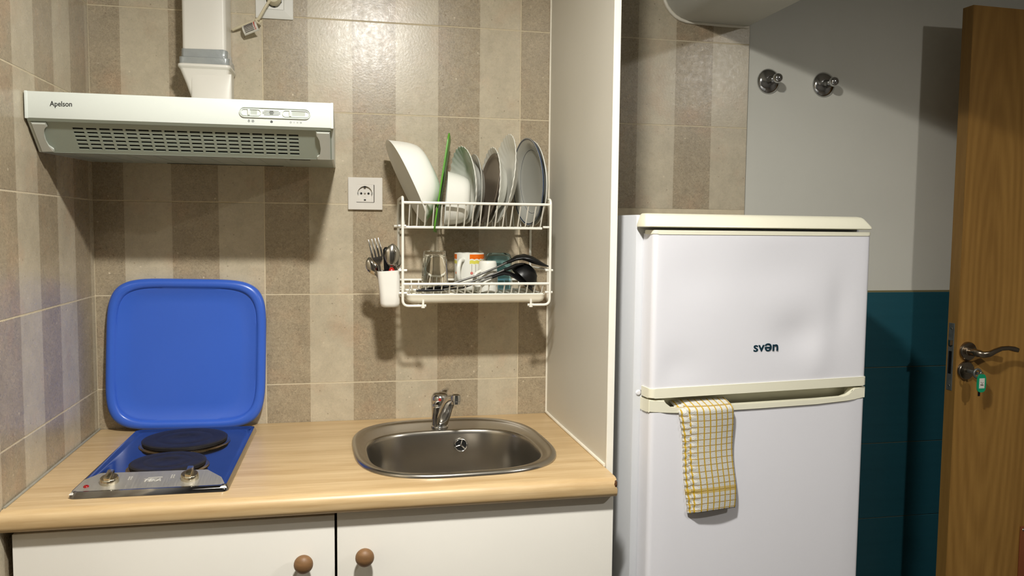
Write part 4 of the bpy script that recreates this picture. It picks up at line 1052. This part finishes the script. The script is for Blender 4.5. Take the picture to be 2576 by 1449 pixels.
utensils()

# ------------------------------------------------------------------ cutlery holder
def holder():
    t = thing('cutlery_holder', 'white plastic cutlery cup hanging on the side of the dish rack', 'cutlery holder', (0.6715, -0.165, 1.200))
    bm = B()
    def rr(x0, x1, y0, y1, z, r): return [(x, y, z) for x, y in rrect(x0, x1, y0, y1, r, 6)]
    out = [(0.6585, 0.6885, -0.180, -0.148, 1.2005, 0.010), (0.6535, 0.6935, -0.186, -0.142, 1.2030, 0.012), (0.6512, 0.6955, -0.1885, -0.139, 1.2100, 0.012), (0.6500, 0.6955, -0.190, -0.138, 1.230, 0.012), (0.6440, 0.6950, -0.194, -0.134, 1.2850, 0.012)]
    inn = [(0.6456, 0.6934, -0.1924, -0.1356, 1.2850, 0.011), (0.6516, 0.6938, -0.188, -0.140, 1.228, 0.011), (0.6540, 0.6920, -0.185, -0.143, 1.2060, 0.011)]
    loft(bm, [rr(*p) for p in out]+[rr(*p) for p in inn]); 
    for v in bm.verts:
        if v.co.z > 1.28: v.co.z += (v.co.x-0.67)*0.06
    finish(bm, 'cup', M_CUPW, t, True, 50)
    bm = B(); tube(bm, [(0.693, -0.165, 1.2845), (0.700, -0.165, 1.2905), (0.7035, -0.165, 1.2890), (0.7040, -0.165, 1.2830)], 0.0026, 8); finish(bm, 'hanging_hook', M_CUPW, t, True)
holder()
def spoon(label, loc, tilt, yaw, L, bw, bl, name='spoon'):
    """Local: handle up +Z from the cup bottom, bowl at the top, hollow facing +Y (away)."""
    M = Matrix.Rotation(tilt, 3, 'Y') @ Matrix.Rotation(yaw, 3, 'Z')
    t = thing(name, label, 'spoon', loc, M)
    bm = B(); n = 18; m = 20
    def prof(s): return math.sin(PI*min(max(s, 0), 1))**0.62*(1.0+0.18*(s-0.5))
    rows = []
    for i in range(n+1):
        s = i/n; z = L-bl+bl*s; w = max(bw*prof(s), 0.0015)
        rows.append([bm.verts.new((w*(-1+2*j/m), -0.0075*math.sin(PI*s)**0.8*(1-(-1+2*j/m)**2)+0.0015, z)) for j in range(m+1)])
    for i in range(n):
        for j in range(m): bm.faces.new((rows[i][j], rows[i][j+1], rows[i+1][j+1], rows[i+1][j]))
    ret = bmesh.ops.extrude_face_region(bm, geom=bm.faces[:]); bmesh.ops.translate(bm, verts=[v for v in ret['geom'] if isinstance(v, bmesh.types.BMVert)], vec=(0, 0.0008, 0))
    finish(bm, 'spoon_bowl', M_CUTL, t, True, 70)
    bm = B(); ribbon(bm, [(0, 0.001, 0.0), (0, 0.001, 0.02), (0, 0.002, (L-bl)*0.7), (0, 0.001, L-bl+0.004)], [0.006, 0.0055, 0.0032, 0.0028], [0.0010, 0.0012, 0.0014, 0.0012], (1, 0, 0)); finish(bm, 'spoon_handle', M_CUTL, t, True, 60)
spoon('large steel soup spoon standing at the front of the cutlery cup', (0.6720, -0.178, 1.2075), 0.055, 0.05, 0.139, 0.0175, 0.055)
spoon('steel spoon leaning out to the left of the cutlery cup', (0.6760, -0.158, 1.2075), -0.44, 0.1, 0.118, 0.0155, 0.046)
spoon('steel spoon half hidden behind the large soup spoon in the cup', (0.6740, -0.155, 1.2075), 0.11, -0.1, 0.122, 0.0160, 0.048)
def fork():
    t = thing('fork', 'steel four-pronged fork standing in the cutlery cup', 'fork', (0.6660, -0.184, 1.2075), Matrix.Rotation(-0.20, 3, 'Y') @ Matrix.Rotation(0.10, 3, 'Z'))
    bm = B(); ribbon(bm, [(0, 0, 0), (0, 0, 0.03), (0, 0.0015, 0.080), (0, 0.001, 0.094)], [0.0065, 0.006, 0.0032, 0.0040], [0.0011, 0.0012, 0.0014, 0.0012], (1, 0, 0)); finish(bm, 'fork_handle', M_CUTL, t, True, 60)
    bm = B(); ribbon(bm, [(0, 0.001, 0.092), (0, -0.001, 0.098), (0, -0.003, 0.104), (0, -0.0035, 0.1115)], [0.0042, 0.0085, 0.0120, 0.0130], [0.0011]*4, (1, 0, 0)); finish(bm, 'fork_head', M_CUTL, t, True, 60)
    for k in range(4):
        x = -0.0110+k*0.00733
        bm = B(); ribbon(bm, [(x, -0.0035, 0.1095), (x*1.02, -0.003, 0.128), (x*1.02, -0.0005, 0.147), (x*1.02, 0.0008, 0.1530)], [0.0026, 0.0025, 0.0020, 0.0010], [0.0010, 0.0010, 0.0009, 0.0005], (1, 0, 0)); finish(bm, 'prong', M_CUTL, t, True, 60)
fork()
def knife(name, label, loc, tilt, L, m):
    t = thing(name, label, 'knife', loc, Matrix.Rotation(tilt, 3, 'Y'))
    bm = B(); ribbon(bm, [(0, 0, L-0.06), (0, 0, L-0.055), (0, 0, L-0.02), (0, 0, L-0.006), (0, 0, L)], [0.005, 0.0062, 0.0072, 0.0070, 0.003], [0.004, 0.0052, 0.006, 0.0058, 0.002], (1, 0, 0)); finish(bm, 'knife_handle', m, t, True, 60)
    bm = B(); ribbon(bm, [(0, 0, 0.0), (0, 0, 0.02), (0, 0, L-0.057)], [0.003, 0.007, 0.0065], [0.0005, 0.0007, 0.0008], (1, 0, 0)); finish(bm, 'knife_blade', M_CUTL, t, True, 60)
knife('table_knife', 'knife with rounded black handle upright in the cutlery cup', (0.6690, -0.168, 1.2075), -0.035, 0.131, M_BLACK)
knife('paring_knife', 'short knife with red handle barely showing in the cutlery cup', (0.6765, -0.184, 1.2075), 0.0, 0.0850, M_RED)

# ================================================================== FRIDGE AND TOWEL
FA = math.radians(6.5)
FR_M = Matrix.Rotation(FA, 3, 'Z')
FLOC = (1.1717, -0.53, 0.0)
def fridge():
    t = thing('fridge', 'white two-door fridge freezer with cream trim beside the side panel', 'fridge', FLOC, FR_M)
    W = 0.5311
    finish(box(B(), -0.0160, W+0.0075, 0.047, 0.355, 0.03, 1.4135, 0.003, 2), 'body', M_FRIDGESIDE, t, True, 40)
    bm = B()
    for x in (0.03, W-0.03):
        for y in (0.08, 0.32): lathe(bm, [(0, 0.0), (0.014, 0.0), (0.014, 0.032), (0, 0.032)], 14, Matrix.Translation((x, y, 0)))
    finish(bm, 'foot', M_BLACK, t)
    bm = B()
    def rr(g, z, gf, r): return [(x, y, z) for x, y in rrect(-0.0185+g*0.6, W+0.0040-g, -0.0020+gf, 0.0480, min(r, 0.010), 5)]
    loft(bm, [rr(0.003, 1.3885, 0.004, 0.014), rr(0.0, 1.3900, 0.0, 0.016), rr(0.0008, 1.3945, 0.0008, 0.016), rr(0.011, 1.4115, 0.013, 0.016), rr(0.0145, 1.4150, 0.0185, 0.016), rr(0.020, 1.4165, 0.026, 0.016)])
    finish(bm, 'top_lid', M_FCREAM, t, True, 30)
    # ---- upper door: shell with a few shallow dents in the front
    def door_loop(z, y0, y1, g=0.0): 
        return [(x, y, z) for x, y in rrect(g, W-g, y0+g, y1, 0.010, 5)]
    zb, zt = 1.0550, 1.3760
    dents = [(0.35, 1.165, 0.060, 0.045, 0.0062), (0.405, 1.125, 0.030, 0.055, -0.0030), (0.29, 1.30, 0.10, 0.05, 0.0036), (0.10, 1.29, 0.07, 0.05, 0.0026), (0.06, 1.11, 0.05, 0.035, 0.0024), (0.455, 1.22, 0.030, 0.07, 0.0040)]
    def dent(x, z):
        s = 0.0
        for dx, dz, rx, rz, a in dents: s += a*math.exp(-((x-dx)/rx)**2-((z-dz)/rz)**2)
        e = min(1.0, max(0.0, min(x-0.012, W-0.012-x)/0.03))*min(1.0, max(0.0, min(z-zb, zt-z)/0.03))
        return s*e
    def dented_door(z0, z1, nz, nx, dfun):
        bm = B(); xs = [0.0085]+[0.010+(W-0.02)*k/nx for k in range(nx+1)]+[W-0.0085]
        prof = [(0.0, 0.045), (0.0, 0.010), (0.0008, 0.006), (0.0030, 0.0028), (0.006, 0.0008)]+[(x, None) for x in [0.0105+(W-0.021)*k/nx for k in range(nx+1)]]+[(W-0.006, 0.0008), (W-0.0030, 0.0028), (W-0.0008, 0.006), (W, 0.010), (W, 0.045)]
        loops = []
        for j in range(nz+1):
            z = z0+(z1-z0)*j/nz
            loops.append([(x, (dfun(x, z) if y is None else y), z) for x, y in prof])
        loft(bm, loops); return bm
    d1 = finish(dented_door(zb, zt, 40, 56, dent), 'upper_door', M_FRIDGE, t, True, 50)
    def trim(z0, z1, g, depth=0.046):
        bm = B(); loft(bm, [[(x, y, z) for x, y in rrect(-g, W+g, -g, depth, 0.011, 5)] for z in (z0, z1)])
        es = [e for e in bm.edges if abs(e.verts[0].co.z-e.verts[1].co.z) < 1e-6 and e.verts[0].co.y < 0.04]
        bmesh.ops.bevel(bm, geom=es, offset=0.0012, segments=2, affect='EDGES'); return bm
    finish(trim(1.3745, 1.3830, 0.0012), 'top_trim', M_FCREAM, d1, True, 40)
    finish(trim(1.0450, 1.0650, 0.0022), 'bottom_trim', M_FCREAM, d1, True, 40)
    text_mesh('brand_lettering', 'svən', 0.0285, M_LOGO, d1, frame((0.2378, -0.0001, 1.1315), (1, 0, 0), (0, 0, 1)), 0.0003, 0.0006, 0.0605)
    # ---- lower door
    d2 = finish(dented_door(0.10, 1.0150, 12, 12, lambda x, z: 0.0), 'lower_door', M_FRIDGE, t, True, 50)
    hp = [(-0.0020, 1.0415), (0.0300, 1.0400), (0.0320, 1.0330), (0.0460, 1.0228), (0.10, 1.0222), (0.26, 1.0212), (0.40, 1.0208), (0.470, 1.0222), (0.484, 1.0260), (0.494, 1.0370), (0.500, 1.0410), (W+0.0020, 1.0415), (W+0.0020, 1.0170), (0.500, 1.0168), (0.482, 1.0130), (0.40, 1.0110), (0.26, 1.0106), (0.10, 1.0115), (0.05, 1.0125), (0.034, 1.0160), (-0.0020, 1.0165)]
    bm = B(); prism(bm, hp, lambda x, z: (x, -0.0035 if 0.001 < x < W-0.001 else 0.003, z), lambda x, z: (x, 0.014, z))
    bmesh.ops.bevel(bm, geom=[e for e in bm.edges if e.verts[0].co.y < 0.010 and e.verts[1].co.y < 0.010], offset=0.0014, segments=2, affect='EDGES')
    h = finish(bm, 'handle', M_FCREAM, d2, True, 35)
    bm = B(); box(bm, 0.0, W, 0.032, 0.046, 1.0100, 1.0405, 0.001, 1); box(bm, 0.0, W, 0.012, 0.034, 1.0100, 1.0150)
    box(bm, -0.0015, 0.030, 0.012, 0.034, 1.0150, 1.0405); box(bm, 0.501, W+0.0015, 0.012, 0.034, 1.0150, 1.0405)
    finish(bm, 'grip_recess', M_FCREAM, h)
    bm = B(); lathe(bm, [(0, 0.003), (0.004, 0.0027), (0.0058, 0.0012), (0.006, 0)], 20, frame((-0.0040, 0.047, 1.0485), (1, 0, 0), (0, 0, 1))); finish(bm, 'hinge_cap', M_FRIDGE, t, True)
fridge()

def towel():
    t = thing('dish_towel', 'white and yellow checked dish towel hanging from the fridge handle', 'towel', FLOC, FR_M)
    rng = random.Random(11)
    def sheet(name, xl0, xl1, w0, w1, yoff, zbot, ztop, curl, seed):
        bm = B(); uvl = bm.loops.layers.uv.new('UVMap'); nu, nv = 40, 90
        g = []
        for j in range(nv+1):
            s = j/nv                       # 0 bottom, 1 at the handle
            row = []
            for i in range(nu+1):
                u = i/nu
                x = xl0+(xl1-xl0)*s**1.3+(w0+(w1-w0)*s)*u+0.0016*math.sin(9*s+seed)
                z = zbot+(ztop-zbot)*s+0.0030*math.sin(PI*u*0.9)*(1-s)-0.002*(1-s)*(1-u)
                y = -0.0125+yoff-0.0035*math.sin(s*7.3+seed)*(0.4+0.6*u)-0.0030*math.exp(-((u-0.02)/0.10)**2)*(0.5+0.5*math.sin(s*95+seed))
                y += 0.010*math.exp(-(u/0.07)**2)*0.6
                y += -0.006*math.sin(PI*u)
                if s > 0.93:
                    k = (s-0.93)/0.07; y += 0.034*k**1.6
                row.append(bm.verts.new((x, y, z)))
            g.append(row)
        for j in range(nv):
            for i in range(nu):
                f = bm.faces.new((g[j][i], g[j][i+1], g[j+1][i+1], g[j+1][i]))
                for lp, (ii, jj) in zip(f.loops, ((i, j), (i+1, j), (i+1, j+1), (i, j+1))): lp[uvl].uv = (ii/nu, jj/nv)
        bmesh.ops.recalc_face_normals(bm, faces=bm.faces)
        me = bpy.data.meshes.new(name); bm.to_mesh(me); bm.free(); me.materials.append(M_TOWEL)
        for p in me.polygons: p.use_smooth = True
        o = bpy.data.objects.new(name, me); COL.objects.link(o); o.parent = t
        md = o.modifiers.new('s', 'SOLIDIFY'); md.thickness = 0.0045; md.offset = 0.0
        return o
    sheet('front_layer', 0.0930, 0.0740, 0.1000, 0.1060, 0.0, 0.8070, 1.0330, 0.0, 0.4)
    sheet('back_layer', 0.0860, 0.0610, 0.1020, 0.1060, 0.0065, 0.8045, 1.0300, 0.0, 1.7)
towel()

# ================================================================== DOOR, KEY, HOOKS
DA = math.radians(2.65); DM = Matrix.Rotation(DA, 3, 'Z'); DLOC = (2.196, -0.160, 0.0)
def door():
    t = thing('door_1', None, None, DLOC, DM); t['kind'] = 'structure'; t['label'] = 'oak veneer door standing open against the wall'
    # local x along the door, y = depth (0 front, +0.035 back)
    bm = B(); box(bm, 0.0006, 0.72, 0.0, 0.036, 0.008, 1.983)
    finish(bm, 'leaf', M_DOOR, t)
    bm = B(); box(bm, -0.0006, 0.0006, 0.0006, 0.0354, 0.008, 1.983); finish(bm, 'edge_strip', M_DOOREDGE, t)
    bm = B(); box(bm, -0.0022, -0.0004, 0.010, 0.030, 0.9540, 1.1390, 0.0006, 1); lk = finish(bm, 'lock_plate', M_PLATEDARK, t)
    for z in (1.124, 0.9665): 
        bm = B(); lathe(bm, [(0, 0.0012), (0.0025, 0.0010), (0.0032, 0)], 14, frame((-0.0022, 0.020, z), (0, -1, 0), (0, 0, 1))); finish(bm, 'screw', M_SCREW, lk, True)
    bm = B(); prism(bm, [(0.0, 0.0), (-0.0095, 0.0), (-0.0080, 0.007), (-0.0030, 0.0145), (0.0, 0.016)], lambda x, y: (-0.002+x, 0.0125+y, 1.0790), lambda x, y: (-0.002+x, 0.0125+y, 1.0925))
    finish(bm, 'latch', M_SCREW, lk)
    bm = B(); box(bm, -0.0030, -0.0020, 0.015, 0.025, 1.000, 1.062); finish(bm, 'bolt_slot', M_BLACK, lk)
    # handle
    M = frame((0.0330, 0.0, 1.0640), (1, 0, 0), (0, 0, 1))
    bm = B(); lathe(bm, [(0, 0.0), (0.0255, 0.0), (0.0255, 0.006), (0.0235, 0.009), (0.012, 0.0095), (0.0105, 0.011), (0.010, 0.030), (0, 0.030)], 40, M)
    hn = finish(bm, 'handle', M_BRONZE, t, True, 40)
    bm = B()
    path = [(0.0330, -0.028, 1.0640), (0.0330, -0.041, 1.0630), (0.0400, -0.050, 1.0605), (0.0560, -0.053, 1.0630), (0.0740, -0.053, 1.0705), (0.0950, -0.052, 1.0765), (0.1180, -0.051, 1.0770), (0.1380, -0.0505, 1.0735), (0.1520, -0.050, 1.0700)]
    ribbon(bm, path, [0.0095, 0.0098, 0.0088, 0.0080, 0.0070, 0.0062, 0.0060, 0.0072, 0.0060], [0.0095, 0.0098, 0.0075, 0.0058, 0.0050, 0.0045, 0.0045, 0.0045, 0.0035], (0, 0, 1)); finish(bm, 'lever', M_BRONZE, hn, True, 60)
    M = frame((0.0290, 0.0, 1.0110), (1, 0, 0), (0, 0, 1))
    bm = B(); lathe(bm, [(0, 0.0), (0.0255, 0.0), (0.0255, 0.006), (0.0235, 0.0085), (0.010, 0.0090), (0.0095, 0.0100), (0, 0.0100)], 40, M); es = finish(bm, 'escutcheon', M_BRONZE, t, True, 40)
    # brown vent low on the leaf
    bm = B(); box(bm, 0.2440, 0.50, -0.006, 0.0, 0.20, 0.5580, 0.002, 2); v = finish(bm, 'vent', M_VENT, t, True, 40)
    for k in range(11):
        bm = B(); box(bm, 0.262, 0.482, -0.010, -0.005, 0.225+k*0.028, 0.241+k*0.028, 0.001, 1); finish(bm, 'slat', M_VENT, v)
    for z in (0.549, 0.378, 0.209):
        bm = B(); lathe(bm, [(0, 0.0018), (0.003, 0.0015), (0.004, 0)], 14, frame((0.2515, -0.006, z), (1, 0, 0), (0, 0, 1))); finish(bm, 'screw', M_SCREW, v, True)
door()
def key():
    t = thing('door_key', 'door key with green oval tag hanging in the door lock', 'key', DLOC, DM)
    bm = B(); box(bm, 0.0275, 0.0305, -0.034, -0.008, 1.0065, 1.0155, 0.0005, 1); tube(bm, [(0.029+0.011*math.cos(2*PI*k/20), -0.043, 1.010+0.0115*math.sin(2*PI*k/20)) for k in range(20)], 0.0032, 8, True); box(bm, 0.0265, 0.0315, -0.046, -0.030, 1.006, 1.014)
    finish(bm, 'key', M_PLATEDARK, t, True, 50)
    bm = B(); tube(bm, [(0.0400+0.0065*math.cos(2*PI*k/20), -0.046, 1.005+0.0085*math.sin(2*PI*k/20)) for k in range(20)], 0.0009, 6, True); finish(bm, 'key_ring', M_SCREW, t, True)
    # tag: green frame with paper
    c = Vector((0.0385, -0.048, 0.9840)); n = 48
    def ring(a, b, y): return [(c.x+x, c.y+y, c.z+z) for x, z in superell(a, b, 3.2, n)]
    bm = B(); loft(bm, [ring(0.0140, 0.0245, -0.0016), ring(0.0140, 0.0245, 0.0016)])
    tgo = finish(bm, 'tag_frame', M_GREENTAG, t, True, 40)
    bm = B(); box(bm, c.x-0.0085, c.x+0.0085, c.y-0.0022, c.y-0.0012, c.z-0.0135, c.z+0.0135); pp = finish(bm, 'tag_paper', M_PAPER, tgo)
    bm = B(); tube(bm, [(c.x-0.004, c.y-0.0023, c.z+0.004), (c.x+0.0, c.y-0.0023, c.z-0.001), (c.x+0.004, c.y-0.0023, c.z+0.003)], 0.0006, 5); tube(bm, [(c.x-0.005, c.y-0.0023, c.z-0.004), (c.x+0.004, c.y-0.0023, c.z-0.0045)], 0.0012, 5); finish(bm, 'scribble', M_PRINT, pp)
    bm = B(); box(bm, 0.0340, 0.0410, -0.0440, -0.0415, 0.9480, 0.985, 0.0008, 1); tube(bm, [(0.0430, -0.043, 0.9960), (0.0450, -0.043, 0.990), (0.0480, -0.043, 0.984)], 0.0045, 8); finish(bm, 'spare_key', M_BLACK, t, True, 40)
key()
for (x, z, lab) in ((1.7055, 1.7915, 'chrome wall peg nearer the striped tiles'), (1.8725, 1.7898, 'chrome wall peg nearer the wooden door')):
    yw = 0.008
    t = thing('wall_hook', lab, 'hook', (x, yw, z-0.034))
    M = frame((x, yw, z), (1, 0, 0), (0, 0, 1))
    bm = B(); lathe(bm, [(0, 0.0), (0.0335, 0.0), (0.0340, 0.002), (0.0325, 0.005), (0.026, 0.010), (0.0165, 0.0135), (0.012, 0.0145), (0, 0.0145)], 44, M); finish(bm, 'flange', M_CHROME, t, True, 50)
    bm = B(); lathe(bm, [(0.0125, 0.013), (0.0108, 0.018), (0.0106, 0.034), (0.0112, 0.040), (0.0126, 0.0445), (0.0128, 0.050), (0.0112, 0.0555), (0.0062, 0.0590), (0, 0.0598)], 32, M); finish(bm, 'peg', M_CHROME, t, True, 50)
